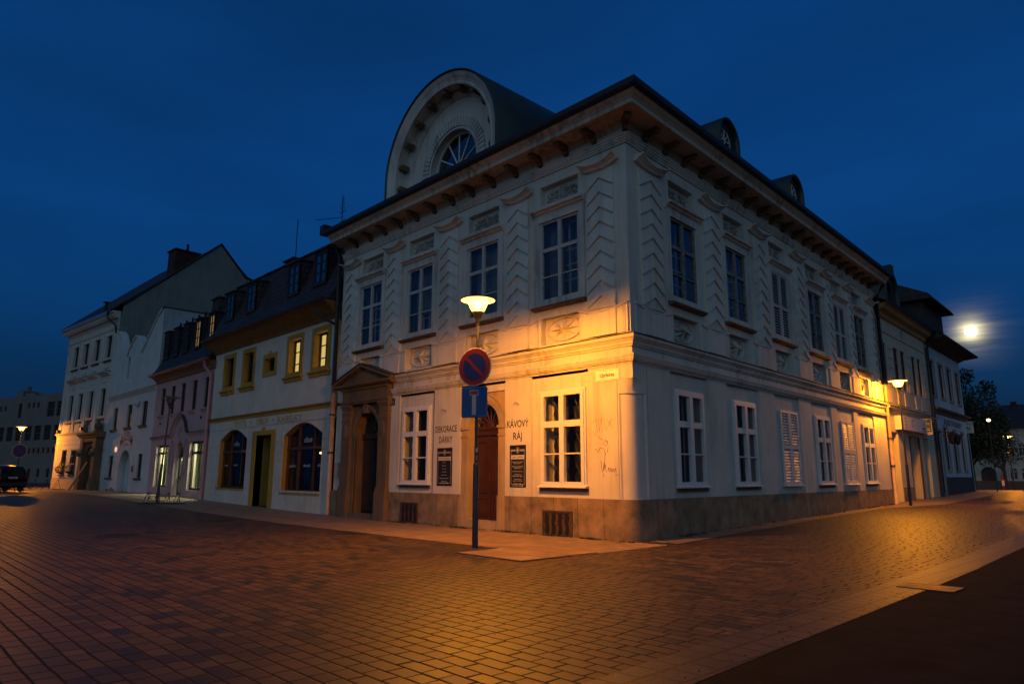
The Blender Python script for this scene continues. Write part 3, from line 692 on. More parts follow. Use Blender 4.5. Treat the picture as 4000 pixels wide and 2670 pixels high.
def upper_window(o, c, rot, mat):
    """double window: weathered outer sashes, a white inner sash behind the glass"""
    at = (c, 0, UZ) if not rot else tuple(RP(c, 0, UZ))
    return at
proto = sash('window', UW, UH, 2, [(.655, .11), (.335, .035)], PEEL, fr=.085, bar=.035, y0=.01, y1=.09, mull=.12, pane=PANE, parent=HOUSE, loc=(LW[0], 0, UZ))
b = MB(); bezel(b, -UW / 2 + .02, UW / 2 - .02, .44, .50, 0, UH, .05); b.box(-.03, .03, .44, .50, 0, UH)
for f_ in (.655, .48, .30): b.box(-UW / 2 + .05, UW / 2 - .05, .445, .495, UH * f_ - .02, UH * f_ + .02)
for x in (-.38, .38): b.box(x - .014, x + .014, .445, .495, 0, UH)
b.build('inner_sash', WPAINT, proto)
b = MB(); b.quad((-UW / 2, .95, 0), (UW / 2, .95, 0), (UW / 2, .95, UH), (-UW / 2, .95, UH))
for x in (-UW / 2, UW / 2): b.quad((x, .09, 0), (x, .95, 0), (x, .95, UH), (x, .09, UH))
for z in (0, UH): b.quad((-UW / 2, .09, z), (UW / 2, .09, z), (UW / 2, .95, z), (-UW / 2, .95, z))
b.build('room_niche', DIMROOM, proto)
put('sill', sl_, proto, (0, 0, -UZ))
protoD = copy_tree(proto, HOUSE, tuple(RP(RW[0], 0, UZ)), ROTR)
protoD.data = protoD.data.copy(); protoD.data.materials[0] = PEELD
lws = [copy_tree(proto, HOUSE, (c, 0, UZ)) for c in LW[1:]]
CURT = simple('net_curtain', (.24, .23, .21), .9, var=.25, scale=3)
for o, (x0, x1, z0, z1) in ((lws[0], (-.70, .70, .9, 2.5)), (lws[1], (-.70, .70, .05, 2.5)), (lws[2], (-.70, -.12, .05, 2.5))):
    b = MB(); n = 26
    b.strip([[(x0 + (x1 - x0) * i / n, .36 + .03 * math.sin(i * 1.7), z) for z in (z0, z1)] for i in range(n + 1)]); b.build('curtain', CURT, o)
for i in (1, 3, 5): copy_tree(protoD, HOUSE, tuple(RP(RW[i], 0, UZ)), ROTR)
def louvre(w, h):
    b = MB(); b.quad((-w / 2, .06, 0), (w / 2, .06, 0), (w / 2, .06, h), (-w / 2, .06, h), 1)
    for s0, s1 in ((-w / 2, -.012), (.012, w / 2)):
        bezel(b, s0, s1, -.03, .03, 0, h, .085); b.box(s0 + .085, s1 - .085, -.03, .03, h * .5 - .06, h * .5 + .06)
        n = int(h / .105)
        for k in range(n):
            z = .09 + (h - .18) * (k + .5) / n
            if abs(z - h * .5) < .08: continue
            b.add([(s0 + .085, -.028, z - .04), (s1 - .085, -.028, z - .04), (s1 - .085, .022, z + .02), (s0 + .085, .022, z + .02)], [(0, 1, 2, 3)])
    return b
OLDW = peeling('old_shutter_paint', (.46, .45, .42), (.10, .085, .07), .62)
sh = louvre(UW, UH).build('shutter', [OLDW, DARKROOM], HOUSE, tuple(RP(RW[2], 0, UZ)), ROTR); put('sill', sl_, sh, (0, 0, -UZ))
copy_tree(sh, HOUSE, tuple(RP(RW[4], 0, UZ)), ROTR)
for c in LW: put('window_surround', hm_, HOUSE, (c, 0, 0)); put('carved_relief', cv, HOUSE, (c, .19, 9.74))
for c in RW: put('window_surround', hm_, HOUSE, tuple(RP(c, 0, 0)), ROTR); put('carved_relief', cv, HOUSE, tuple(RP(c, -.19, 9.74)), ROTR)
for c in LW[1:]: put('star_rosette', sm, HOUSE, (c, .195, 5.65))
for c in RW: put('star_rosette', sm, HOUSE, tuple(RP(c, -.195, 5.65)), ROTR)

# ground floor windows: projecting white frames, wavy iron grilles and deep reveals behind the glass
def ground_window(c, rot):
    at = (c, 0, GZ) if not rot else tuple(RP(c, 0, GZ))
    o = sash('ground_window', GW, GH, 2, [(.652, .17), (.335, .035)], WPAINT, fr=.105, bar=.035, y0=-.075, y1=.03, mull=.17, pane=PANE2, parent=HOUSE, loc=at, rot=rot)
    b = MB(); bezel(b, -GW / 2 - .05, GW / 2 + .05, -.04, 0, -.04, GH + .06, .06); b.build('outer_frame', WPAINT, o)
    b = MB(); b.prism([(0, -.05), (-.15, -.05), (-.15, -.02), (0, .02)], -GW / 2 - .1, GW / 2 + .1, 'x'); b.build('sill', WPAINT, o)
    b = MB(); b.box(-GW / 2 - .08, GW / 2 + .08, -.06, .0, -.15, -.055); b.build('sill_stone', SILL, o)
    b = MB(); w = GW / 2 - .04
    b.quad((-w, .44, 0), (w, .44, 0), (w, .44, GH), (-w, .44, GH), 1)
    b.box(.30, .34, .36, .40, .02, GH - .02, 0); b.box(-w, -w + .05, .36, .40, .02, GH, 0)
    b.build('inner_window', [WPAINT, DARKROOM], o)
    b = MB()
    for cx in (-.42, .36):
        for ph in (0, math.pi):
            b.tube([(cx + .085 * math.sin(z * 7.3 + ph), .19, z) for z in [GH * i / 56 for i in range(57)]], .021, 6)
        for k in range(7): b.ball((cx, .19, .0 + (k + .0) * math.pi / 7.3), .035, .03, .028, 6, 4)
    for z in (.1, GH - .1): b.box(-w, w, .18, .20, z - .012, z + .012)
    b.build('grille', IRON, o)
    return o
for c in gl: ground_window(c, 0.0)
g0 = None
for i, c in enumerate(RG):
    if i in (2, 4): continue
    if g0 is None: g0 = ground_window(c, ROTR)
    else: copy_tree(g0, HOUSE, tuple(RP(c, 0, GZ)), ROTR)
NEWW = simple('shutter_white', (.60, .60, .60), .5, var=.06)
gsh = None
for i in (2, 4):
    if gsh is None:
        gsh = louvre(GW, GH).build('shutter', [NEWW, DARKROOM], HOUSE, tuple(RP(RG[i], .05, GZ)), ROTR)
        b = MB(); b.prism([(.05, -.07), (-.13, -.07), (-.13, -.03), (.05, 0)], -GW / 2 - .09, GW / 2 + .09, 'x'); b.build('sill', NEWW, gsh)
    else: copy_tree(gsh, HOUSE, tuple(RP(RG[i], .05, GZ)), ROTR)

# cellar openings in the plinth
for c, w, z1 in ((-9.33, 1.02, .68), (-2.53, 1.08, .66)):
    b = MB(); b.box(c - w / 2, c + w / 2, -.092, -.05, 0.0, z1)
    o = b.build('cellar_hatch', RUST, HOUSE)
    b = MB()
    for k in range(4):
        x = c - w / 2 + .06 + k * (w - .12) / 4
        pts = [(x + .03, .05), (x + .17, .05), (x + .19, .2), (x + .15, .33), (x + .2, .5), (x + .12, z1 - .06), (x + .05, z1 - .09), (x + .02, .4), (x + .06, .25)]
        b.prism(pts, -.098, -.09)
    b.build('rust_hole', BLACK, o)
    bz = MB(); bezel(bz, c - w / 2, c + w / 2, -.115, -.05, 0.0, z1, .05); bz.build('hatch_frame', RUST, o)

# shop door between the lettered strips
o = MB()
o.wall([(DOORC - 1.03, -.3), (DOORC + 1.02, -.3), (DOORC + 1.02, 4.38), (DOORC - 1.03, 4.38)], [arch(DOORC - .70, DOORC + .70, -.29, 3.05, 18)], .40, y=.05)
OCHRE = plaster('ochre_stone', (.40, .29, .16), dirt=(.12, .08, .05), amount=.6, var=.15)
po = o.build('door_surround', OCHRE, HOUSE)
b = MB()
for x0, x1 in ((-1.02, -.70), (.70, 1.02)):
    b.box(DOORC + x0, DOORC + x1, -.035, .06, -.3, 3.0); b.box(DOORC + x0 - .02, DOORC + x1 + .02, -.065, .06, -.3, 1.0)
    b.box(DOORC + x0 - .03, DOORC + x1 + .03, -.075, .06, 2.98, 3.06); b.box(DOORC + x0 - .015, DOORC + x1 + .015, -.055, .06, 2.74, 2.79)
    for k in range(6): b.box(DOORC + x0 + .02 + k * .05, DOORC + x0 + .05 + k * .05, -.048, .06, 2.80, 2.96)
rows = []
for i in range(25):
    a = R(180 * i / 24); rows.append([(DOORC + r * math.cos(a), y, 3.06 + r * math.sin(a)) for r, y in ((.70, .06), (.70, -.02), (.78, -.03), (.80, -.05), (.94, -.05), (.98, -.07), (1.01, -.07), (1.01, .06))])
b.strip(rows, closed=True)
b.build('door_pilaster', OCHRE, HOUSE)
dl = put('door', MB().box(-.70, .70, .30, .36, 0.26, 3.05).mesh('door', WOODDOOR), HOUSE, (DOORC, 0, 0))
b = MB()
for sx in (-1, 1):
    for z0, z1 in ((.36, .92), (1.06, 2.62)):
        x0, x1 = sorted((sx * .10, sx * .62)); bezel(b, x0, x1, .275, .31, z0, z1, .045); b.box(x0 + .09, x1 - .09, .285, .31, z0 + .09, z1 - .09)
b.box(-.04, .04, .25, .31, .28, 2.80); b.box(-.70, .70, .24, .31, 2.80, 2.92); b.box(-.70, .70, .22, .31, 2.98, 3.07)
for k in range(13): b.box(-.64 + k * .1, -.60 + k * .1, .23, .31, 2.92, 2.98)
b.build('door_panel', WOODDOOR, dl)
b = MB(); b.prism(arc(0, 3.05, .70, 0, 180, 16), .33, .36); b.build('fanlight', PANE2, dl)
b = MB(); b.ball((0, .30, 3.07), .14, .05, .12)
for k in range(1, 8):
    a = R(22.5 * k); b.tube([(.1 * math.cos(a), .31, 3.05 + .1 * math.sin(a)), (.68 * math.cos(a), .31, 3.05 + .68 * math.sin(a))], .022, 6)
b.build('fanlight_bar', WOODDOOR, dl)
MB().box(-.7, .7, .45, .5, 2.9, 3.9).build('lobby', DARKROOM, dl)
MB().box(-.80, .80, -.06, .38, -.3, .25).build('doorstep', OCHRE, dl)
MB().lathe([(.02, 3.36), (.05, 3.34), (.06, 3.28), (.04, 3.22), (.001, 3.2)], .40, .40, 10).build('lobby_lamp', emit('lobby_lamp_light', (1, .62, .25), 3.0), dl)

# sandstone portal with pediment
PC = -12.25
p = MB()
p.wall([(PC - 1.28, -.3), (PC + 1.28, -.3), (PC + 1.28, 4.22), (PC - 1.28, 4.22)], [arch(PC - .80, PC + .80, -.29, 3.13, 18)], .40, y=-.03)
for x in (-1.30, 1.30):
    p.box(PC + x - .29, PC + x + .29, -.20, .0, 1.02, 4.20); p.box(PC + x - .34, PC + x + .34, -.27, .0, -.3, 1.0)
    p.box(PC + x - .33, PC + x + .33, -.245, .0, 1.0, 1.08); p.box(PC + x - .31, PC + x + .31, -.225, .0, 1.08, 1.16)
    for z0, z1, e in ((3.60, 3.66, .02), (3.86, 3.92, .02), (4.06, 4.12, .03), (4.14, 4.22, .06)): p.box(PC + x - .29 - e, PC + x + .29 + e, -.20 - e, .0, z0, z1)
    p.ball((PC + x, -.205, 3.2), .16, .05, .28, 10, 6)
for x0, x1 in ((-1.0, -.80), (.80, 1.0)):
    p.box(PC + x0, PC + x1, -.075, .0, -.3, 3.0); p.box(PC + x0 - .02, PC + x1 + .02, -.11, .0, 2.98, 3.13); p.box(PC + x0 - .01, PC + x1 + .01, -.09, .0, 2.70, 2.74)
rows = []
for i in range(25):
    a = R(180 * i / 24); rows.append([(PC + r * math.cos(a), y, 3.13 + r * math.sin(a)) for r, y in ((.80, .0), (.80, -.07), (.87, -.08), (.88, -.11), (.98, -.12), (1.02, -.10), (1.02, .0))])
p.strip(rows, closed=True)
portal = p.build('portal', SAND, HOUSE)
b = MB(); b.prism([(PC - .11, 3.86), (PC + .11, 3.86), (PC + .15, 4.22), (PC - .15, 4.22)], -.17, 0); b.build('keystone', SAND, portal)
ends = [((PC - 1.62, 0), (-1, 0)), ((PC - 1.62, 0), (-1, -1)), ((PC + 1.62, 0), (1, -1)), ((PC + 1.62, 0), (1, 0))]
b = MB(); b.box(PC - 1.60, PC + 1.60, -.22, 0, 4.22, 4.90)
b.prism([(0, 4.22), (-.24, 4.22), (-.25, 4.28), (-.29, 4.29), (-.30, 4.36), (0, 4.38)], PC - 1.66, PC + 1.66, 'x')
for k in range(38): b.box(PC - 1.58 + k * .084, PC - 1.535 + k * .084, -.29, -.2, 4.76, 4.84)
b.prism([(0, 4.86), (-.34, 4.86), (-.40, 4.90), (-.45, 4.92), (-.46, 5.0), (0, 5.03)], PC - 1.98, PC + 1.98, 'x')
b.prism([(PC - 1.95, 5.02), (PC + 1.95, 5.02), (PC, 5.62)], -.26, 0)
b.build('entablature', SAND, portal)
def rake(x0, z0, x1, z1, d, t):
    l = math.hypot(x1 - x0, z1 - z0); nx, nzv = -(z1 - z0) / l * t, (x1 - x0) / l * t
    if nzv < 0: nx, nzv = -nx, -nzv
    return [(x0, z0), (x1, z1), (x1 + nx, z1 + nzv), (x0 + nx, z0 + nzv)]
b = MB()
for sx in (-1, 1): b.prism(rake(PC + sx * 2.02, 4.99, PC, 5.60, 0, .10), -.46, 0); 
for sx in (-1, 1): b.prism(rake(PC + sx * 1.85, 5.02, PC, 5.57, 0, .06), -.37, 0)
b.build('pediment', SAND, portal)
b = MB()
for sx in (-1, 1): b.prism(rake(PC + sx * 2.08, 5.09, PC, 5.71, 0, .025), -.50, 0)
b.build('pediment_flashing', FLASH, portal)
dd = put('door', MB().box(-.80, .80, .33, .38, .25, 3.14).mesh('door', WOODDARK), HOUSE, (PC, 0, 0))
b = MB()
for sx in (-1, 1):
    for z0, z1 in ((.36, 1.0), (1.12, 2.75)):
        x0, x1 = sorted((sx * .10, sx * .70)); bezel(b, x0, x1, .30, .335, z0, z1, .05); b.box(x0 + .1, x1 - .1, .31, .335, z0 + .1, z1 - .1)
b.box(-.045, .045, .28, .335, .28, 2.9); b.box(-.8, .8, .26, .335, 2.92, 3.12)
b.build('door_panel', WOODDARK, dd)
b = MB(); b.prism(arc(0, 3.13, .80, 0, 180, 16), .36, .385); b.build('fanlight', DARKROOM, dd)
b = MB()
for k in range(1, 8):
    a = R(22.5 * k); b.tube([(.12 * math.cos(a), .33, 3.13 + .12 * math.sin(a)), (.78 * math.cos(a), .33, 3.13 + .78 * math.sin(a))], .02, 6)
b.build('fanlight_bar', WOODDARK, dd)
MB().box(-1.0, 1.0, -.16, .40, -.3, .20).build('doorstep', SAND, dd)

# roof, arched gable and eyebrow dormers
zr0, sl = 11.49, math.tan(R(27)); D_ = 6.4
zr1 = zr0 + (D_ + .97) * sl
hipx = Vector((MITRE.x, MITRE.y, 0))
e0 = Vector((0, 0, zr0)) + hipx * .97; tp = Vector((0, 0, zr1)) - hipx * D_
b = MB(); b.add([(LX0 - .1, -.97, zr0), e0, tp, (LX0 - .1, D_, zr1)], [(0, 1, 2, 3)])
er = RP(RS1 + .12, .97, zr0); tr_ = RP(RS1 + .12, -D_, zr1); b.add([e0, er, tr_, tp], [(0, 1, 2, 3)])
b.add([tp, tr_, RP(RS1 + .12, -2 * D_ - 1, zr0), (LX0 - .1, 2 * D_ + 1, zr0), (LX0 - .1, D_, zr1)], [(0, 1, 2, 3, 4)])
b.build('roof', ROOFX, HOUSE)
b = MB(); b.add([(LX0, 0, 4.5), (LX0, 12, 4.5), (LX0, 12, 11.6), (LX0, D_, zr1 - .05), (LX0, 0, 11.9)], [(0, 1, 2, 3, 4)])
b.add([RP(RS1, 0, -.3), RP(RS1, -12, -.3), RP(RS1, -12, 11.6), RP(RS1, -D_, zr1 - .05), RP(RS1, 0, 11.9)], [(0, 1, 2, 3, 4)])
b.add([(LX0, .1, -.3), (LX0, 12, -.3), (LX0, 12, 4.5), (LX0, .1, 4.5)], [(0, 1, 2, 3)])
b.add([(LX0, 12, -.3), RP(RS1, -12, -.3), RP(RS1, -12, 11.6), (LX0, 12, 11.6)], [(0, 1, 2, 3)])
b.build('side_wall', WHITE, HOUSE)
gc, gzz = gable_c, gable_z
go = [(gc - 2.5, 11.3), (gc + 2.5, 11.3)] + arc(gc, gzz, 2.5, 0, 180, 32)
gh = [(gc - 1.30, 11.95), (gc + 1.30, 11.95)] + arc(gc, gzz, 1.30, 0, 180, 24)
b = MB(); b.wall(go, [gh], .38, y=-.01); G = b.build('gable', WHITE, HOUSE)
def ring(prof, c, z, leg, n=40):
    rows = []
    path = [(c + 1, 0)]
    rows.append([(c + r, y, leg) for r, y in prof])
    for i in range(n + 1):
        a = R(180 * i / n); rows.append([(c + r * math.cos(a), y, z + r * math.sin(a)) for r, y in prof])
    rows.append([(c - r, y, leg) for r, y in prof]); return rows
b = MB(); b.strip(ring([(2.40, .0), (2.42, -.05), (2.50, -.10), (2.56, -.14), (2.58, -.20), (2.66, -.21), (2.66, -.60), (2.64, -.62), (2.70, -.64), (2.74, -.62), (2.84, -.66), (2.90, -.70), (3.0, -.74), (3.04, -.74), (3.04, .1)], gc, gzz, 11.4), caps=True)
b.build('gable_archivolt', TRIM, G, smooth=False)
b = MB(); b.strip(ring([(3.045, .2), (3.045, -.79), (3.09, -.80), (3.11, -.78), (3.11, 6.2), (3.05, 6.2)], gc, gzz, 11.3), closed=True)
b.build('gable_roof', SHEET, G, smooth=True)
gb = MB(); gb.box(-.10, .10, -.52, -.2, -.09, .09); gb.ball((0, -.5, 0), .12, .08, .10, 8, 5)
gm = gb.mesh('gable_bracket', SAND)
for k in range(11):
    a = R(-6 + 19.2 * k); o = put('gable_bracket', gm, G, (gc + 2.56 * math.cos(a), 0, gzz + 2.56 * math.sin(a))); o.rotation_euler = (0, -(a - math.pi / 2), 0)
b = MB()
for k in range(33):
    a0, a1 = R(-8 + 5.95 * k), R(-8 + 5.95 * k + 4.6)
    b.add([(gc + r * math.cos(a), y, gzz + r * math.sin(a)) for y in (-.01, -.075) for r, a in ((1.40, a0), (1.74, a0), (1.74, a1), (1.40, a1))], [(4, 5, 6, 7), (0, 1, 5, 4), (2, 3, 7, 6), (1, 2, 6, 5), (0, 3, 7, 4)])
b.strip(ring([(1.28, .0), (1.28, -.05), (1.34, -.06), (1.38, -.03), (1.38, .0)], gc, gzz, 11.9)); b.build('radiating_voussoirs', TRIM, G)
b = MB(); b.prism([(-.0, 11.88), (-.16, 11.88), (-.16, 11.93), (0, 11.97)], gc - 1.9, gc + 1.9, 'x'); b.build('gable_sill', FLASH, G)
b = MB(); b.strip([[(gc + r * math.cos(R(180 * i / 30)), y, gzz + r * math.sin(R(180 * i / 30))) for r, y in ((1.30, .30), (1.30, .22), (1.20, .22), (1.20, .30))] for i in range(31)], closed=True)
for k in range(1, 6):
    a = R(30 * k); b.tube([(gc, .26, gzz), (gc + 1.22 * math.cos(a), .26, gzz + 1.22 * math.sin(a))], .03, 6)
b.box(gc - 1.25, gc + 1.25, .22, .30, gzz - .05, gzz + .05); b.box(gc - 1.3, gc + 1.3, .22, .30, 11.95, 12.03)
for x in (-.6, 0, .6): b.box(gc + x - .03, gc + x + .03, .23, .29, 12, gzz)
lw = b.build('lunette_window', WPAINT, G)
lp = put('pane', MB().prism([(gc - 1.28, 11.97), (gc + 1.28, 11.97)] + arc(gc, gzz, 1.28, 0, 180, 24), .28, .285).mesh('pane', glass('lunette_glass', .35, .30)), HOUSE)
lp.parent = G
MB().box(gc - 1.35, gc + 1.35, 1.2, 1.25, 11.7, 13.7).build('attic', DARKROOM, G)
for c in (9.0, 15.85):
    m_ = Vector(RP(c, -1.2, 0)); r = .80; zc = 14.28; zb = 12.4
    b = MB(); b.wall([(-r, zb), (r, zb)] + arc(0, zc, r, 0, 180, 20), [[(-.48, 13.35), (.48, 13.35)] + arc(0, zc, .48, 0, 180, 14)], .12)
    o = b.build('dormer', SHEET, HOUSE, tuple(m_), ROTR)
    b = MB(); b.strip(ring([(r - .06, 0.0), (r - .06, -.16), (r + .05, -.18), (r + .05, 5.2), (r, 5.2)], 0, zc, zb, 24), closed=True); b.build('dormer_roof', SHEET, o, smooth=True)
    b = MB()
    bezel(b, -.48, .48, .05, .09, 13.35, zc + .02, .04); b.box(-.025, .025, .05, .09, 13.35, zc + .46)
    for k in (45, 135): b.tube([(0, .07, zc), (.46 * math.cos(R(k)), .07, zc + .46 * math.sin(R(k)))], .02, 6)
    b.strip([[(q * math.cos(R(180 * i / 20)), y, zc + q * math.sin(R(180 * i / 20))) for q, y in ((.48, .09), (.48, .05), (.44, .05), (.44, .09))] for i in range(21)], closed=True)
    b.build('dormer_window', WPAINT, o)
    MB().prism([(-.48, 13.35), (.48, 13.35)] + arc(0, zc, .48, 0, 180, 14), .10, .11).build('pane', glass('dormer_glass', .3, .25), o)

# rainwater pipes and their hoppers
DARKPIPE = simple('dark_downpipe', (.016, .014, .013), .5)
PALEPIPE = simple('pale_downpipe', (.42, .30, .24), .55, var=.12, scale=4)
def pipe(name, mat, pts, r, parent, bands=()):
    b = MB(); b.tube(pts, r, 10); o = b.build(name, mat, parent, smooth=True)
    for z in bands:
        q = min(pts, key=lambda p: abs(p[2] - z)); x, y = pts[-1][0], pts[-1][1]
        MB().lathe([(r, z - .03), (r * 1.35, z - .03), (r * 1.35, z + .03), (r, z + .03)], x, y, 10).build('pipe_clip', FLASH, o)
    return o
pipe('downpipe', DARKPIPE, [(-14.72, -.75, 11.5), (-14.72, -.42, 10.9), (-14.72, -.16, 10.5), (-14.72, -.16, 5.2)], .085, HOUSE, (8.4,))
pipe('downpipe', PALEPIPE, [(-14.72, -.16, 5.25), (-14.72, -.16, .05)], .085, HOUSE, (3.95, 2.45))
MB().prism([(-.18, 11.55), (.18, 11.55), (.18, 11.95), (-.18, 11.95)], -.92, -.55).build('rain_hopper', GUTTER, HOUSE, (-15.0, 0, -.12))
q = RP(RS1 + .10, .15, 0)
pipe('downpipe', DARKPIPE, [(*RP(RS1 + .10, .8, 0)[:2], 11.5), (*RP(RS1 + .1, .45, 0)[:2], 10.9), (q.x, q.y, 10.4), (q.x, q.y, 5.95)], .085, HOUSE, (8.2,))
pipe('downpipe', PALEPIPE, [(q.x, q.y, 6.0), (q.x, q.y, gz(q.x, q.y))], .085, HOUSE, (2.1, 3.4))
b = MB(); b.box(-.22, .22, -.2, .2, 11.5, 12.0); b.build('rain_hopper', GUTTER, HOUSE, tuple(RP(RS1 + .35, .75, 0)), ROTR)

# painted lettering, scribbles and small fixtures on the wall
text('DEKORACE', .215, 1.13, 'lettering', INK, HOUSE, (-7.44, -.058, 2.955)); text('DÁRKY', .215, .70, 'lettering', INK, HOUSE, (-7.45, -.058, 2.615))
text('KÁVOVÝ', .215, .90, 'lettering', INK, HOUSE, (-4.09, -.058, 2.955)); text('RÁJ', .215, .36, 'lettering', INK, HOUSE, (-4.09, -.058, 2.60))
b = MB(); rg = random.Random(9)
def scrib(pts, w=.011):
    b.tube([(x, -.057, z) for x, z in pts], w * .55, 5)
GRF = simple('spray_paint', (.16, .035, .035), .7); GRP = simple('pencil_scribble', (.26, .16, .09), .8)
def wave(x0, z0, dx, amp, n, sl=0): return [(x0 + dx * i / n, z0 + sl * i / n + amp * math.sin(i * 1.9) * (1 - .3 * i / n)) for i in range(n + 1)]
for p_ in ([(-1.02, 1.96), (-1.0, 1.75), (-.97, 1.66), (-.93, 1.85)], [(-.93, 1.9), (-.94, 1.7), (-.88, 1.86), (-.86, 1.66)], [(-.88, 2.18), (-.90, 1.96), (-.92, 1.78)], [(-.96, 1.64), (-.94, 1.54)], wave(-.80, 1.72, .26, .07, 12), [(-1.12, 2.16), (-1.04, 2.28), (-.92, 2.26), (-.86, 2.1)], [(-.80, 2.16), (-.78, 2.30)], [(-.92, 2.42)] + [(-.86 + .06 * math.cos(a), 2.40 + .07 * math.sin(a)) for a in [3.1 + .5 * k for k in range(11)]]): scrib(p_)
for x in (-1.20, -1.16, -.55, -.50): b.ball((x, -.057, 2.24 if x < -1 else 1.60), .014, .004, .014, 6, 4)
b.build('graffiti', GRF, HOUSE)
b = MB()
for p_ in ([(-1.30, 2.92), (-1.12, 3.02)], [(-1.18, 3.10), (-1.12, 2.66)], [(-1.08, 3.0), (-1.06, 2.7), (-.98, 3.05), (-.96, 2.66)], [(-.90, 3.02), (-.84, 2.7)], [(-.80, 3.0), (-.62, 2.78)], [(-.64, 3.0), (-.82, 2.75)], [(-1.26, 2.7), (-1.22, 2.58)], [(-1.2, 2.7), (-1.16, 2.6)], wave(-1.1, 2.56, .3, .04, 9, -.15)): scrib(p_, .008)
b.build('scribble', GRP, HOUSE)
for x, z in ((-7.45, 3.62), (-4.05, 3.60)):
    b = MB(); b.tube([(x, -.05, z), (x + .02, -.16, z + .05), (x + .06, -.30, z + .05)], .008, 5); b.tube([(x + .06, -.30, z + .05), (x - .05, -.2, z - .02)], .007, 5); b.tube([(x - .12, -.06, z + .04), (x + .02, -.16, z + .05)], .006, 5); b.build('sign_hook', IRON, HOUSE)
MB().box(-14.45, -14.18, -.09, 0, 1.5, 2.05).build('meter_box', PALEPIPE, HOUSE)
b = MB(); b.box(-8.125, -8.10, -.06, 0, 1.0, 4.38); b.build('wall_seam', FLASH, HOUSE)
# ---------------------------------------------------------------- the row on the square, left of the corner house
def part_wall(name, mat, parent, outer, holes, depth=.3, loc=(0, 0, 0), rot=0.0, mr=None):
    return MB().wall(outer, holes, depth, 0, 0, 1 if mr else None).build(name, [mat, mr] if mr else mat, parent, loc, rot)
DARKGLASS = simple('dark_pane', (.010, .012, .016), .06, 0, .5)
BROWNF = simple('brown_window_frame', (.085, .032, .014), .5, var=.2)
DKFRAME = simple('dark_window_frame', (.030, .022, .018), .5)

# yellow house
Y = thing('yellow_house', 'cream house with mustard window frames, tiled mansard roof and shop lettering', 'house', (-21.5, 0, .1))
CREAM = plaster('cream_plaster', (.60, .54, .44), amount=.2); MUST = plaster('mustard_plaster', (.42, .25, .045), dirt=(.14, .08, .02), amount=.4)
def yl(x=0, y=0, z=0): return rel(Y, x, y, z)
ya, yb = -28.12, -14.78
yw = [(-26.06, .56, 5.9, 7.62, 0), (-23.62, .56, 5.9, 7.62, 0), (-21.15, .52, 6.2, 7.05, 1), (-18.62, .58, 5.9, 7.62, 2), (-16.22, .60, 5.9, 7.62, 2)]
def seg_arch(x0, x1, z0, zs, rise, n=12):
    return [(x0, z0), (x1, z0)] + [(x1 + (x0 - x1) * i / n, zs + rise * math.sin(math.pi * i / n)) for i in range(n + 1)]
sh1 = seg_arch(-26.52, -23.15, .92, 3.30, .52); sh2 = seg_arch(-19.20, -15.70, .84, 3.28, .52)
dr = [(-22.08, -.25), (-20.42, -.25), (-20.42, 3.40), (-22.08, 3.40)]
part_wall('wall', CREAM, Y, [(ya, -.3), (yb, -.3), (yb, 8.17), (ya, 8.17)], [rect(x - w, x + w, z0, z1) for x, w, z0, z1, k in yw] + [sh1, sh2, dr], .34, yl())
# rusticated ground floor: flat bands with joints between
b = MB()
def band(z0, z1, spans):
    for a, c in spans: b.box(a, c, -.028, 0, z0, z1)
zs_ = [.93 + .418 * k for k in range(7)]
for k in range(6):
    z0, z1 = zs_[k] + .015, zs_[k + 1] - .015
    band(z0, z1, [(ya, -26.55), (-23.12, -22.5), (-19.98, -19.23), (-15.67, yb)])
band(-.3, .915, [(ya, -22.5), (-19.98, yb)]); 
b.box(ya, yb, -.028, 0, 3.86, 4.28); b.build('rustication', CREAM, Y, yl())
b = MB(); b.prism([(0, 4.30), (-.05, 4.30), (-.06, 4.40), (-.15, 4.44), (-.16, 4.47), (0, 4.50)], ya, yb, 'x'); b.build('cornice', MUST, Y, yl())
b = MB(); b.prism([(0, 4.50), (-.18, 4.475), (-.18, 4.49), (0, 4.53)], ya, yb, 'x'); b.build('flashing', FLASH, Y, yl())
for x, w, z0, z1, k in yw:
    b = MB(); bezel(b, x - w - .22, x + w + .22, -.035, .0, z0 - .02, z1 + .22, .22)
    if k == 1: b.box(x - .14, x + .14, -.05, 0, z1 + .1, z1 + .32)
    else: b.prism([(0, z0 - .22), (-.06, z0 - .22), (-.08, z0 - .1), (-.16, z0 - .06), (-.17, z0 + .0), (0, z0 + .03)], x - w - .30, x + w + .30, 'x')
    for q in (x - w, x + w): b.quad((q + (.002 if q < x else -.002), 0, z0), (q + (.002 if q < x else -.002), .33, z0), (q + (.002 if q < x else -.002), .33, z1), (q + (.002 if q < x else -.002), 0, z1))
    o = b.build('window_surround', MUST, Y, yl())
    m = emit('lit_blind', (1, .70, .20), .22) if k == 2 else DARKGLASS
    s = sash('window', 2 * w, z1 - z0, 2, [(.36, .04), (.68, .04)] if k != 1 else [], DKFRAME if k else BROWNF, fr=.09, y0=.24, y1=.31, mull=.10, pane=m, parent=Y, loc=yl(x, 0, z0))
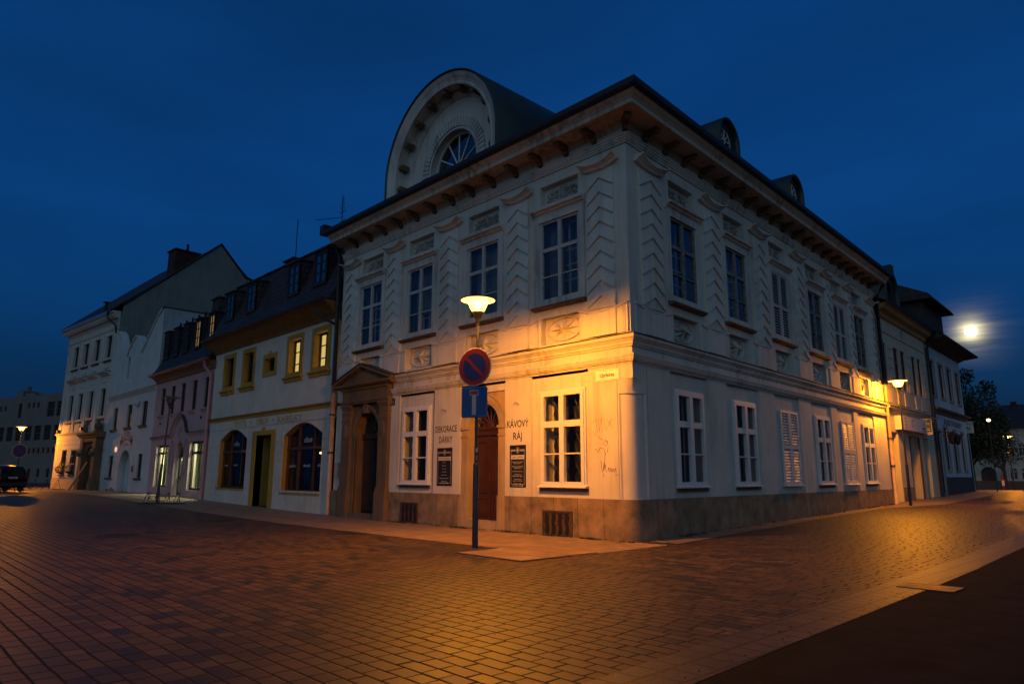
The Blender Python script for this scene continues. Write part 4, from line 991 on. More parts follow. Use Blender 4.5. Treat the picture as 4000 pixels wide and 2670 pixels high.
# shop windows
def shop_items(parent, x0, x1, seed):
    r = random.Random(seed); b = MB()
    for k in range(4):
        x = x0 + (x1 - x0) * (.18 + .2 * k + r.uniform(-.03, .03)); z = 1.05 + r.uniform(0, .25)
        b.ball((x, .85, z + .22), .20, .12, .34, 8, 6); b.ball((x, .85, z + .62), .08, .07, .10, 8, 5)
        b.prism([(x - .25, z + .3), (x + .02, z + .7), (x + .28, z + .25), (x + .16, z - .1), (x - .18, z - .12)], .80, .83)
    return b
for hole, (x0, x1), zt, words, it in ((sh1, (-26.52, -23.15), 3.3, (('oděvy', -25.0, 3.02, .66, .22), ('pánské', -26.15, 2.02, .42, .10), ('dámské', -24.95, 2.02, .50, .10)), 1), (sh2, (-19.20, -15.70), 3.28, (('obuv', -17.40, 2.96, .72, .27), ('pánská', -18.72, 1.92, .55, .12), ('dámská', -17.42, 1.92, .62, .12), ('dětská', -16.22, 1.92, .48, .12)), 2)):
    b = MB(); m = (x0 + x1) / 2; w = x1 - x0
    for x in (x0 + .05, x0 + w * .30, x0 + w * .70, x1 - .05): b.box(x - .06, x + .06, .20, .32, hole[0][1], zt + (.48 if abs(x - m) < w * .3 else .05))
    b.box(x0, x1, .20, .32, hole[0][1], hole[0][1] + .10); b.box(x0, x1, .17, .32, 2.66, 2.78)
    o = b.build('shop_window', BROWNF, Y, yl())
    MB().prism(hole, .27, .275).build('pane', glass('shop_glass', .75, .12), o)
    b = MB(); zb = hole[0][1]
    b.quad((x0, 1.5, zb), (x1, 1.5, zb), (x1, 1.5, 4), (x0, 1.5, 4)); b.quad((x0, .33, zb), (x0, 1.5, zb), (x0, 1.5, 4), (x0, .33, 4)); b.quad((x1, .33, zb), (x1, 1.5, zb), (x1, 1.5, 4), (x1, .33, 4)); b.quad((x0, .33, zb), (x1, .33, zb), (x1, 1.5, zb), (x0, 1.5, zb))
    b.build('shop_interior', simple('shop_dark_red', (.055, .020, .022), .9), o)
    shop_items(o, x0, x1, it).build('window_display', simple('blue_cloth', (.06, .11, .22), .8, var=.6, scale=5), o)
    for wd, x, z, ww, hh in words: text(wd, hh, ww, 'window_lettering', CHALK, o, (x, .262, z))
    b = MB(); b.strip([[(hole[i % len(hole)][0], y, hole[i % len(hole)][1]) for y in (0.002, .26)] for i in range(len(hole) + 1)])
    for (a_, c_) in ((x0 + .003, 0), (x1 - .003, 0)): b.quad((a_, 0, zb), (a_, .25, zb), (a_, .25, zt), (a_, 0, zt))
    b.box(x0 - .05, x1 + .05, -.06, .2, zb - .08, zb)
    o2 = b.build('shop_reveal', MUST, Y, yl())
PLX, PLZ = -17.35, 2.52
tl = MB(); tl.ball((PLX, .9, PLZ), .14, .10, .055, 12, 6); tag(tl.build('pendant_lamp', emit('shop_lamp', (1, .55, .2), 2.2)), 'small lit pendant lamp glowing inside the shoe shop window', 'lamp')
b = MB(); b.box(-22.46, -20.04, -.045, 0, 3.42, 3.62); b.box(-22.46, -22.08, -.045, 0, -.3, 3.42); b.box(-20.42, -20.04, -.045, 0, -.3, 3.42); b.box(-21.40, -21.10, -.065, 0, 3.55, 3.76)
for x in (-22.08, -20.42): b.quad((x, 0, -.3), (x, .9, -.3), (x, .9, 3.4), (x, 0, 3.4))
b.quad((-22.08, 0, 3.4), (-20.42, 0, 3.4), (-20.42, .9, 3.4), (-22.08, .9, 3.4))
o = b.build('door_surround', MUST, Y, yl())
b = MB(); b.box(-22.08, -20.42, .9, .96, .1, 3.4); bezel(b, -22.0, -21.28, .87, .9, .25, 2.5, .09); bezel(b, -21.22, -20.5, .87, .9, .25, 2.5, .09); b.build('door', WOODDARK, Y, yl())
text('TEXTIL', .30, 1.60, 'shop_lettering', MUST, Y, yl(-24.05, -.030, 3.925)); text('OBUV', .30, 1.42, 'shop_lettering', MUST, Y, yl(-21.50, -.030, 3.915)); text('KABELKY', .30, 2.36, 'shop_lettering', MUST, Y, yl(-18.70, -.030, 3.895))
b = MB()
for x in (-22.77, -20.37): b.box(x - .05, x + .05, -.034, -.027, 4.02, 4.12)
b.build('lettering_dot', MUST, Y, yl())
# mansard
EAVEB = simple('ochre_eave', (.22, .10, .025), .8, var=.2)
b = MB(); b.prism([(.0, 8.0), (-.12, 8.17), (-.55, 8.52), (-.72, 8.60), (-.72, 8.66), (.2, 8.66)], ya - .25, yb - .02, 'x'); b.build('eave', EAVEB, Y, yl())
def mansard(parent, loc, x0, x1, prof, mat):
    b = MB(); b.strip([[(x, y, z) for y, z in prof] for x in (x0, x1)])
    yb_, zt = prof[-1]; b.add([(x0, y, z) for y, z in prof] + [(x0, 9, zt), (x0, 9, prof[0][1])], [tuple(range(len(prof) + 2))]); b.add([(x1, y, z) for y, z in prof] + [(x1, 9, zt), (x1, 9, prof[0][1])], [tuple(range(len(prof) + 2))])
    b.quad((x0, yb_, zt), (x1, yb_, zt), (x1, 9, zt + .6), (x0, 9, zt + .6)); b.quad((x0, 9, zt + .6), (x1, 9, zt + .6), (x1, 9, -.3), (x0, 9, -.3))
    return b.build('roof', mat, parent, loc)
ROOFY = blocks('mansard_tiles', (.050, .036, .040), (.066, .046, .048), .24, .30, .02, (.010, .009, .010), rough=.7)
mansard(Y, yl(), ya - .25, yb - .02, [(-.74, 8.66), (-.45, 8.95), (-.1, 9.45), (.35, 10.5), (.75, 11.75), (.9, 12.0)], ROOFY)
MB().box(ya, yb, 1.62, 9, -.3, 8.6).build('side_wall', CREAM, Y, yl())
b = MB()
for k in range(46): b.ball((ya + .1 + k * .29, .86, 12.02), .15, .12, .07, 6, 4)
b.build('ridge_tiles', ROOFY, Y, yl())
def dormer_box(parent, loc, x, w, z0, z1, y, ymat, lit=None, roofz=.16, back=1.6):
    b = MB(); bezel(b, x - w / 2 - .12, x + w / 2 + .12, y - .02, y + .06, z0 - .10, z1 + .12, .12)
    for q in (x - w / 2 - .12, x + w / 2 + .12): b.add([(q, y, z0 - .1), (q, y, z1 + .12), (q, y + back, z1 + .12), (q, y + back * .9, z1 - .2)], [(0, 1, 2, 3)])
    b.prism([(y - .10, z1 + .10), (y - .10, z1 + .16), (y + back, z1 + .16 + roofz), (y + back, z1 + .10 + roofz)], x - w / 2 - .2, x + w / 2 + .2, 'x')
    o = b.build('dormer', ymat, parent, loc)
    s = sash('dormer_window', w, z1 - z0, 2, [(.36, .05), (.69, .05)], DKFRAME, fr=.07, y0=-.0, y1=.05, mull=.09, pane=lit or glass('dormer_pane', .15, .45), parent=o, loc=(x, y, z0))
    return o
for x, w, z0, z1 in ((-26.75, .95, 9.85, 11.22), (-24.0, .95, 9.85, 11.22), (-19.25, .98, 9.85, 11.22), (-16.68, .98, 9.85, 11.22)): dormer_box(Y, yl(), x, w, z0, z1, -.02, ROOFY)
b = MB(); b.box(-22.9, -21.9, 1.2, 1.8, 11.8, 12.45); b.box(-23.0, -21.8, 1.1, 1.9, 12.45, 12.52); b.build('chimney', FLASH, Y, yl())
b = MB(); b.tube([(-21.95, 1.3, 12.4), (-21.95, 1.3, 14.6)], .025, 6); b.build('lightning_rod', IRON, Y, yl())
b = MB(); b.tube([(-15.6, -.82, 8.62), (-15.35, -.8, 8.2), (-15.2, -.5, 7.95), (-14.85, -.2, 7.7)], .06, 8); b.build('downpipe', DARKPIPE, Y, yl(), smooth=True)
MB().mould([(-.74, 8.60), (-.84, 8.62), (-.88, 8.70), (-.84, 8.76), (-.74, 8.74)], [((ya - .25, 0), (0, 1)), ((yb - .02, 0), (0, 1))]).build('gutter', GUTTER, Y, yl())
# TV antenna behind the yellow roof
t = thing('tv_antenna', 'thin television antenna with a comb boom above the roof edge', 'antenna', (-18.65, 2.0, 12.2)); t.scale = (.62, .62, .68)
b = MB(); b.tube([(0, 0, -.1), (0, 0, 4.3)], .035, 6); b.build('mast', IRON, t)
b = MB(); b.tube([(-2.0, -1.2, 2.62), (.15, .1, 2.62)], .02, 5)
for k in range(11):
    f_ = k / 10; x, y = -2.0 + 1.9 * f_, -1.2 + 1.15 * f_; b.tube([(x - .07, y + .12, 2.62), (x + .07, y - .12, 2.62)], .012, 4)
b.build('comb', IRON, t)
b = MB()
for z, r_ in ((3.2, .32), (3.6, .26), (4.0, .22)):
    b.tube([(r_ * math.cos(a * .5236), r_ * .3 * math.sin(a * .5236), z + r_ * .8 * math.sin(a * .5236)) for a in range(13)], .016, 5)
b.build('loops', IRON, t)
for za, zb in ((2.3, 2.5), (3.0, 3.1)): MB().tube([(-.3, 0, za), (.3, .15, zb)], .02, 5).build('rod', IRON, t)

# pink house
P = thing('pink_house', 'pale pink house with bright greenish shop windows and dark dormered roof', 'house', (-33, 0, .35))
def pl(x=0, y=0, z=0): return rel(P, x, y, z)
PINK = plaster('pink_plaster', (.45, .29, .29), amount=.3); PINK2 = plaster('pink_reveal', (.46, .36, .36), amount=.2)
pa, pb = -38.0, -28.12
up = [-36.55, -34.75, -32.95, -31.05, -29.1]
wr_, wl_ = rect(-31.0, -28.6, .74, 3.42), rect(-36.88, -34.6, .82, 3.36)
pd = arch(-33.45, -32.0, .38, 2.72, 12)
part_wall('wall', PINK, P, [(pa, -.3), (pb, -.3), (pb, 7.75), (pa, 7.75)], [rect(x - .40, x + .40, 5.22, 6.95) for x in up] + [wr_, wl_, pd], .42, pl(), mr=PINK2)
b = MB(); 
pts = [(pa, 3.86), (-34.1, 3.90)] + [(-32.72 + 1.25 * math.cos(R(180 - 15 * k)), 3.92 + 1.12 * math.sin(R(180 - 15 * k)) ** 1.5) for k in range(1, 12)] + [(-31.3, 3.92), (pb, 3.95)]
b.strip([[(x, 0, z - .14), (x, -.06, z - .14), (x, -.08, z - .06), (x, -.16, z - .03), (x, -.16, z), (x, 0, z + .03)] for x, z in pts]); b.build('cornice', PINK, P, pl())
b = MB(); b.strip([[(x, 0, z + .035), (x, -.19, z + .004), (x, -.19, z + .03), (x, 0, z + .06)] for x, z in pts], closed=True); b.build('flashing', FLASH, P, pl())
for x in up:
    o = sash('window', .8, 1.73, 1, [(.62, .06)], DKFRAME, fr=.06, y0=.09, y1=.15, pane=DARKGLASS, parent=P, loc=pl(x, 0, 5.22))
    b = MB(); b.prism([(0, 5.04), (-.05, 5.04), (-.09, 5.14), (-.14, 5.17), (-.14, 5.21), (0, 5.23)], x - .52, x + .52, 'x'); b.build('sill', PINK, P, pl())
# lit shop behind two windows and an arched door
b = MB(); b.box(-37.9, -28.2, .43, 3.6, .45, 3.7); rm = b.build('shop_room', simple('shop_white_wall', (.62, .66, .52), .9), P, pl())
for (x0, x1, z0, z1) in ((-31.0, -28.6, .74, 3.42), (-36.88, -34.6, .82, 3.36)):
    b = MB(); bezel(b, x0, x1, .17, .27, z0, z1, .11); xm = x0 + (x1 - x0) * .56; b.box(xm - .09, xm + .09, .16, .28, z0, z1); b.box(x0, x1, .17, .27, z0 + 1.98, z0 + 2.12)
    o = b.build('shop_window', DKFRAME, P, pl()); b = MB(); b.box(x0 - .1, x1 + .1, -.05, .3, z0 - .07, z0); b.build('sill', PINK2, o)
    MB().quad((x0, .23, z0), (x1, .23, z0), (x1, .23, z1), (x0, .23, z1)).build('pane', glass('lit_shop_glass', .95, .03), o)
b = MB(); bezel(b, -33.42, -32.03, .32, .40, .40, 2.72, .12); b.box(-33.42, -32.03, .32, .40, 1.35, 1.47); b.box(-33.42, -32.03, .32, .40, 2.6, 2.74); b.box(-32.9, -32.78, .30, .40, .4, 2.7); b.tube([(-32.62, .27, 1.2), (-32.62, .24, 1.25), (-32.62, .24, 1.75), (-32.62, .27, 1.8)], .02, 6); b.prism(arc(-32.725, 2.72, .72, 0, 180, 12), .36, .37)
b.build('shop_door', DKFRAME, P, pl())
# the room's own floor, walls and lamps are real: openings let the light out on to the paving
rm.data.clear_geometry()
b = MB(); x0, x1, y0, y1, z0, z1 = -37.9, -28.2, .44, 3.6, .45, 3.75
b.quad((x0, y1, z0), (x1, y1, z0), (x1, y1, z1), (x0, y1, z1)); b.quad((x0, y0, z0), (x0, y1, z0), (x0, y1, z1), (x0, y0, z1)); b.quad((x1, y0, z0), (x1, y1, z0), (x1, y1, z1), (x1, y0, z1)); b.quad((x0, y0, z0), (x1, y0, z0), (x1, y1, z0), (x0, y1, z0)); b.quad((x0, y0, z1), (x1, y0, z1), (x1, y1, z1), (x0, y1, z1))
b.box(-34.5, -33.6, 1.2, 3.5, z0, z1); b.box(-32.0, -31.5, 1.2, 3.5, z0, z1)
rm.data = b.mesh('shop_room', MATS['shop_white_wall'])
for lx in (-29.7, -35.7):
    ld = bpy.data.lights.new('shop_ceiling_light', 'AREA'); ld.shape = 'RECTANGLE'; ld.size = 1.8; ld.size_y = .5; ld.energy = 70; ld.color = (.95, 1.0, .55)
    lo = put('shop_ceiling_light', ld, P, pl(lx, 1.3, 3.6))
    MB().box(-.9, .9, -.25, .25, .02, .08).build('light_panel', emit('shop_tube', (.92, 1, .62), 1.0), P, pl(lx, 1.3, 3.6))
def mannequin(x, y, label, col, col2):
    t = thing('mannequin', label, 'mannequin', (x, y, .45), 0, 'dressed mannequins in the pink shop windows')
    b = MB(); b.lathe([(.16, 0), (.16, .03), (.03, .05), (.03, .75)], n=10); b.build('stand', IRON, t)
    b = MB(); b.lathe([(.02, .70), (.30, .72), (.24, 1.0), (.17, 1.25), (.20, 1.45), (.21, 1.6), (.10, 1.70), (.05, 1.76)], n=14)
    for sx in (-1, 1): b.tube([(sx * .19, 0, 1.58), (sx * .27, .0, 1.3), (sx * .25, -.06, 1.02)], [.06, .055, .045], 8)
    b.build('dress', simple(col, col2, .8, var=.3), t, smooth=True)
    b = MB(); b.tube([(0, 0, 1.70), (0, 0, 1.84)], .045, 8); b.ball((0, -.01, 1.93), .09, .11, .13, 10, 8); b.build('head', simple('mannequin_skin', (.35, .28, .2), .6), t, smooth=True)
mannequin(-30.0, .95, 'mannequin in a long green dress behind the right shop window', 'green_dress', (.03, .10, .06)); mannequin(-29.1, 1.0, 'mannequin in a dark red coat beside the green dress', 'red_coat', (.16, .03, .025))
mannequin(-36.0, .95, 'mannequin in a brown dress behind the left shop window', 'brown_dress', (.14, .09, .05)); mannequin(-35.1, 1.0, 'mannequin in a black coat behind the left shop window', 'black_coat', (.02, .02, .025))
# painted scroll work over the door
b = MB(); b.tube([(-32.72 + .22 * math.cos(a * .45), -.012, 3.98 + .30 * math.sin(a * .45)) for a in range(12)], .028, 5); b.tube([(-32.95, -.012, 3.55), (-32.72, -.012, 3.38), (-32.5, -.012, 3.58)], .028, 5); b.build('painted_scroll', simple('orange_paint', (.55, .16, .06), .8), P, pl())
b = MB(); b.tube([(-31.62 + .33 * math.cos(a * .5236), -.012, 2.6 + 1.0 * math.sin(a * .5236)) for a in range(13)], .02, 5); b.build('painted_frame', simple('mauve_paint', (.24, .11, .14), .8), P, pl()); b = MB(); b.tube([(-33.95 + .28 * math.cos(a * .5236), -.012, 2.6 + 1.0 * math.sin(a * .5236)) for a in range(13)], .015, 5); b.build('painted_frame', simple('mauve_paint', (.24, .11, .14), .8), P, pl())
MB().mould([(-.02, 7.30), (.08, 7.36), (.12, 7.5), (.30, 7.66), (.42, 7.70), (.42, 7.74), (-.02, 7.78)], [((pa, 0), (0, -1)), ((pb + .1, 0), (0, -1))]).build('eave', simple('rust_eave', (.20, .10, .06), .8, var=.2), P, pl())
COPPER = simple('copper_gutter', (.30, .13, .06), .35, .6)
MB().mould([(.42, 7.74), (.52, 7.75), (.58, 7.82), (.56, 7.90), (.42, 7.88)], [((pa - .15, 0), (0, -1)), ((pb + .1, 0), (0, -1))]).build('gutter', COPPER, P, pl())
ROOFP = blocks('slate_tiles', (.032, .036, .044), (.044, .046, .054), .24, .26, .02, (.008, .009, .010), rough=.7)
mansard(P, pl(), pa, pb - .1, [(-.5, 7.84), (-.2, 8.2), (.1, 8.8), (.55, 10.3), (.95, 11.2)], ROOFP)
MB().box(pa + .02, pb - .02, 3.7, 9, -.3, 7.8).build('side_wall', PINK, P, pl())
for i, x in enumerate((-37.05, -35.25, -33.5, -31.5, -29.35)): dormer_box(P, pl(), x, .66, 8.95, 10.55, .05, ROOFP, emit('lit_attic_blind', (1, .60, .16), .085) if i >= 3 else None, .1)
b = MB(); b.box(-31.9, -30.8, .9, 1.8, 11.0, 12.0); b.box(-32.0, -30.7, .8, 1.9, 12.0, 12.08); b.build('chimney', FLASH, P, pl())
b = MB()
for k in range(9): b.box(pa + .4 + k * 1.12, pa + .52 + k * 1.12, .9, 1.0, 11.2, 11.5)
b.build('snow_guard', IRON, P, pl())
PINKPIPE = simple('pink_downpipe', (.42, .22, .22), .5)
b = MB(); b.tube([(-28.5, -.5, 7.8), (-28.5, -.45, 7.4), (-28.25, -.14, 7.0), (-28.25, -.14, .3)], .09, 8); b.build('downpipe', PINKPIPE, P, pl(), smooth=True)
for x, z in ((-36.6, 4.72), (-29.6, 4.72)):
    b = MB(); b.lathe([(.001, -.06), (.08, -.06), (.08, 0)], x, 0, 10, axis='y', cz=z); b.build('vent', IRON, P, pl())

# white gabled museum house
M = thing('museum_house', 'white gabled house with a curved parapet and an arched passage', 'house', (-43.4, 0, .4))
def ml(x=0, y=0, z=0): return rel(M, x, y, z)
MW = plaster('museum_plaster', (.52, .525, .50), amount=.25)
ma, mb = -49.0, -38.0
gp = [(mb, -.3), (mb, 12.5)] + [(-38.15, 12.5), (-38.7, 12.35), (-39.3, 12.0), (-39.9, 11.55), (-40.5, 11.1), (-41.0, 10.9), (-41.15, 10.62), (-41.6, 10.35), (-42.1, 10.02), (-42.35, 10.45), (-42.6, 10.6), (-42.75, 10.95), (-43.2, 11.3), (-43.75, 11.42), (-44.4, 11.2), (-44.75, 10.85), (-45.1, 10.75), (-45.3, 10.5), (-45.62, 10.2), (-46.2, 10.6), (-46.7, 11.0), (-47.0, 11.35), (-47.6, 12.0), (-48.4, 12.4), (-49.0, 12.5), (ma, -.3)]
mup = [(-47.15, .58), (-43.62, .60), (-40.2, .62)]; mlo = [(-47.1, .58), (-40.15, .52)]
part_wall('wall', MW, M, gp, [rect(x - w, x + w, 4.85, 6.42) for x, w in mup] + [rect(x - w, x + w, 1.35, 2.92) for x, w in mlo] + [arch(-45.0, -42.2, .0, 1.85, 14), arch(-45.35, -44.75, 8.4, 9.75, 8)], .45, ml())
for x, w in mup: sash('window', 2 * w, 1.57, 2, [(.6, .06)], DKFRAME, fr=.07, y0=.12, y1=.18, pane=DARKGLASS, parent=M, loc=ml(x, 0, 4.85))
for x, w in mlo: sash('window', 2 * w, 1.57, 2, [(.6, .06)], DKFRAME, fr=.07, y0=.12, y1=.18, pane=DARKGLASS, parent=M, loc=ml(x, 0, 1.35))
for x, w in mup: MB().prism([(0, 4.62), (-.06, 4.64), (-.10, 4.76), (-.17, 4.80), (0, 4.85)], x - w - .18, x + w + .18, 'x').build('sill', SILL, M, ml())
for x, w in mlo: MB().prism([(0, 1.2), (-.08, 1.22), (-.15, 1.31), (0, 1.35)], x - w - .15, x + w + .15, 'x').build('sill', SILL, M, ml())
MB().mould([(-.02, 7.02), (.05, 7.04), (.07, 7.12), (.16, 7.18), (.18, 7.26), (-.02, 7.34)], [((ma, 0), (0, -1)), ((mb, 0), (0, -1))]).build('cornice', MW, M, ml())
MB().mould([(-.02, 7.345), (.20, 7.265), (.20, 7.29), (-.02, 7.37)], [((ma, 0), (0, -1)), ((mb, 0), (0, -1))]).build('flashing', FLASH, M, ml())
b = MB(); r_ = [p for p in gp if p[1] > 9.9][1:]
b.strip([[(x, -.10, z - .10), (x, -.10, z + .04), (x, .4, z + .04), (x, .4, z - .10)] for x, z in r_], closed=True); b.build('gable_coping', MW, M, ml())
b = MB(); b.quad((mb + .01, .02, 7.5), (mb + .01, 9, 7.0), (mb + .01, 9, 12.2), (mb + .01, .02, 12.5)); b.quad((mb, .02, -.3), (mb, 9, -.3), (mb, 9, 7.5), (mb, .02, 7.5)); b.quad((ma, 9, -.3), (mb, 9, -.3), (mb, 9, 12.2), (ma, 9, 12.2)); b.build('side_wall', plaster('grey_render', (.36, .40, .42), amount=.3), M, ml())
b = MB(); b.box(mb - .1, mb + .06, -.1, 9.1, 12.5, 12.56); b.build('side_coping', FLASH, M, ml())
b = MB(); b.quad((ma, .5, 9.6), (mb, .5, 9.6), (mb, 5, 12.0), (ma, 5, 12.0)); b.quad((ma, 9, 9.6), (mb, 9, 9.6), (mb, 5, 12.0), (ma, 5, 12.0)); b.build('roof', ROOFX, M, ml())
b = MB(); b.box(-45.0, -42.2, .46, .6, .0, 3.3); b.build('passage_wall', MW, M, ml())
b = MB(); b.prism(arch(-43.6, -42.2, .3, 1.85, 8), .42, .44); b.build('door', WOODDARK, M, ml())
text('MUZEUM', .62, 2.7, 'lettering', simple('orange_lettering', (.30, .09, .04), .8), M, ml(-43.62, -.01, 3.95), bend=1.9)
text('vinařství', .16, 1.3, 'lettering', simple('brown_lettering', (.20, .12, .09), .8), M, ml(-43.62, -.01, 3.62), bend=1.6)
b = MB(); b.ball((-45.75, -.08, 3.35), .10, .08, .20, 8, 6); b.build('wall_lamp', emit('pink_wall_lamp', (1, .50, .36), .35), M, ml())
MB().box(-41.75, -41.35, -.03, 0, 1.75, 2.15).build('notice_plate', RUST, M, ml())
b = MB(); b.lathe([(.001, -.30), (.12, -.28), (.22, -.18), (.26, -.10)], -41.5, 0, 14, axis='y', cz=6.35); b.tube([(-41.5, 0, 6.3), (-41.5, -.2, 6.3)], .02, 5); b.build('satellite_dish', simple('pale_dish', (.4, .42, .44), .5), M, ml())
b = MB(); b.box(-47.6, -45.4, -.03, 0, .0, .55); b.ball((-46.1, -.04, .35), .55, .03, .35, 10, 6); b.build('damp_patch', plaster('bare_render', (.16, .15, .14), amount=.5), M, ml())

# tall townhouse, turned a little towards the square
TR = R(4.7); T = thing('townhouse', 'tall pale three storey townhouse with a big sandstone portal, lit at one corner', 'house', (-49.0, 0, .4), TR)
TWP = plaster('townhouse_plaster', (.52, .49, .43), amount=.25); TZ = -.4
ta = -11.9
t3 = [-9.42, -6.92, -4.31, -1.62]; t2 = [-9.25, -6.90, -4.42, -1.68]
th = [rect(x - .60, x + .60, 10.45, 12.38) for x in t3] + [rect(x - .48 - .06, x + .54, 5.85, 8.14) for x in t2] + [rect(-9.95, -8.80, 1.57, 3.56), rect(-7.66, -6.30, 1.57, 3.54)]
PTC = -2.2
dhole = [arch(PTC - 1.0, PTC + 1.0, -.2, 2.75, 12)]
part_wall('wall', TWP, T, [(ta, -.5), (.1, -.5), (.1, 13.5), (ta, 13.5)], th + dhole, .38, (0, 0, TZ))
for x in t3: sash('window', 1.2, 1.93, 2, [(.62, .07)], DKFRAME, fr=.07, y0=.14, y1=.20, pane=DARKGLASS, parent=T, loc=(x, 0, 10.45 + TZ))
for x in t2: sash('window', 1.08, 2.29, 2, [(.66, .07)], DKFRAME, fr=.07, y0=.14, y1=.20, pane=DARKGLASS, parent=T, loc=(x, 0, 5.85 + TZ))
for x, w in ((-9.38, 1.15), (-6.98, 1.36)):
    o = sash('window', w, 1.98, 2, [(.62, .07)], DKFRAME, fr=.07, y0=.10, y1=.16, pane=DARKGLASS, parent=T, loc=(x, 0, 1.57 + TZ))
    b = MB()
    for k in range(9):
        q = -w / 2 + w * k / 8; b.tube([(q, .02, 1.9), (q, -.05, 1.1), (q, -.14, .8), (q, -.36, .6), (q, -.44, .42), (q, -.36, .22), (q, -.10, .08), (q, .02, .02)], .016, 5)
    for z, y in ((.42, -.45), (.85, -.12), (1.5, -.03)): b.tube([(-w / 2, y, z), (w / 2, y, z)], .016, 5)
    b.build('window_basket', IRON, o); b = MB(); b.prism([(0, -.14), (-.12, -.12), (-.18, -.04), (0, 0)], -w / 2 - .15, w / 2 + .15, 'x'); b.build('sill', SILL, o)
for x in t3: MB().prism([(0, 10.25), (-.08, 10.27), (-.14, 10.38), (0, 10.44)], x - .78, x + .78, 'x').build('sill', SILL, T, (0, 0, TZ))
for x in t2: MB().prism([(0, 5.68), (-.08, 5.70), (-.16, 5.79), (0, 5.84)], x - .72, x + .72, 'x').build('sill', SILL, T, (0, 0, TZ))
b = MB()
for x in t2:
    b.prism([(0, 9.18), (-.10, 9.20), (-.14, 9.28), (-.30, 9.34), (-.32, 9.42), (0, 9.46)], x - 1.0, x + 1.0, 'x')
    bezel(b, x - .72, x + .72, -.05, 0, 5.85, 8.34, .17)
    for sx in (-1, 1):
        b.ball((x + sx * .32, -.02, 8.76), .16, .06, .12, 8, 5); b.ball((x + sx * .3, -.02, 9.85), .17, .07, .12, 8, 5)
    b.ball((x, -.02, 8.78), .1, .08, .2, 8, 5); b.ball((x, -.02, 9.85), .1, .08, .2, 8, 5)
for x in t3: bezel(b, x - .78, x + .78, -.05, 0, 10.44, 12.55, .17)
for x in (-11.3, -8.15, -5.6, -3.0): b.box(x - .28, x + .28, -.06, 0, 4.92, 8.3); b.box(x - .28, x + .28, -.06, 0, 10.4, 12.7)
for x in t2: b.box(x - .5, x + .5, -.04, 0, 5.05, 5.6)
b.build('stucco', TWP, T, (0, 0, TZ))
for x in t2: MB().prism([(0, 9.47), (-.34, 9.43), (-.34, 9.46), (0, 9.52)], x - 1.02, x + 1.02, 'x').build('hood_flashing', FLASH, T, (0, 0, TZ))
MB().mould([(-.02, 4.72), (.06, 4.74), (.08, 4.84), (.18, 4.9), (.20, 4.98), (-.02, 5.02)], [((ta, 3), (-1, 0)), ((ta, 0), (-1, -1)), ((PTC - 2.3, 0), (0, -1))]).build('belt_cornice', TWP, T, (0, 0, TZ))
b = MB()
for k in range(9):
    z0 = 1.30 + .385 * k
    for a_, c_ in ((ta, -9.98), (-8.77, -7.70), (-6.26, PTC - 1.9)) if z0 < 3.4 else ((ta, PTC - 1.9),): b.box(a_ - (.03 if a_ == ta else 0), c_, -.03, 0, z0, z0 + .355)
b.build('rustication', TWP, T, (0, 0, TZ))
MB().box(ta - .05, PTC - 1.9, -.06, 0, -.5, 1.25).build('plinth', plaster('townhouse_plinth', (.40, .32, .24), amount=.5), T, (0, 0, TZ))
cw = [((ta, 4), (-1, 0)), ((ta, 0), (-1, -1)), ((.1, 0), (0, -1))]
MB().mould([(-.02, 12.75), (.05, 12.77), (.08, 12.86), (-.02, 12.9)], cw).build('architrave', TWP, T, (0, 0, TZ))
MB().mould([(-.02, 13.3), (.06, 13.4), (.10, 13.55), (.42, 13.72), (.44, 13.9), (.60, 14.0), (.62, 14.1), (-.02, 14.12)], cw).build('cornice', TWP, T, (0, 0, TZ))
b = MB()
for k in range(42): b.box(ta + .1 + k * .287, ta + .24 + k * .287, -.36, -.08, 13.58, 13.70)
b.build('dentils', TWP, T, (0, 0, TZ))
# roof, firewall and chimneys
yr, zrr = 7.4, 21.4
b = MB(); b.quad((ta - .7, -.75, 14.1), (.15, -.75, 14.1), (.15, yr, zrr), (ta - .7, yr, zrr)); b.quad((ta - .7, yr, zrr), (.15, yr, zrr), (.15, 16, 14), (ta - .7, 16, 14)); b.add([(ta, 0, 13.5), (ta, yr, zrr), (ta, 15, 14)], [(0, 1, 2)]); b.build('roof', ROOFX, T, (0, 0, TZ))
b = MB(); b.add([(.18, 0, -.5), (.18, 0, 13.6), (.18, .12, 14.55), (.18, 7.4, 21.38), (.18, 9.8, 18.9), (.18, 10.5, 18.75), (.18, 14, 18.2), (.18, 14, -.5)], [tuple(range(8))]); b.build('firewall', plaster('firewall_render', (.20, .22, .20), amount=.4), T, (0, 0, TZ))
b = MB(); e_ = [(.05, 14.6), (7.4, 21.46), (9.82, 18.98), (10.5, 18.82), (14, 18.26)]
b.strip([[(x, y, z + dz) for x, dz in ((-.1, 0), (.3, 0), (.3, .12), (-.1, .12))] for y, z in e_], closed=True, caps=True); b.build('verge', FLASH, T, (0, 0, TZ))
BRK = blocks('chimney_brick', (.075, .035, .030), (.06, .03, .026), .25, .085, .012, (.03, .025, .022), rough=.9)
b = MB(); b.box(-2.0, -.5, 3.9, 5.9, 17.5, 20.3); b.box(-2.1, -.4, 3.8, 6.0, 20.3, 20.42); b.tube([(-.9, 5.0, 20.4), (-.9, 5.0, 21.1)], .12, 8); b.build('chimney', BRK, T, (0, 0, TZ))
b = MB(); b.box(-3.2, -3.0, -.2, 0, 14.7, 15.3); b.box(-3.3, -2.9, -.3, .1, 15.3, 15.38); b.build('roof_vent', FLASH, T, (0, 0, TZ))
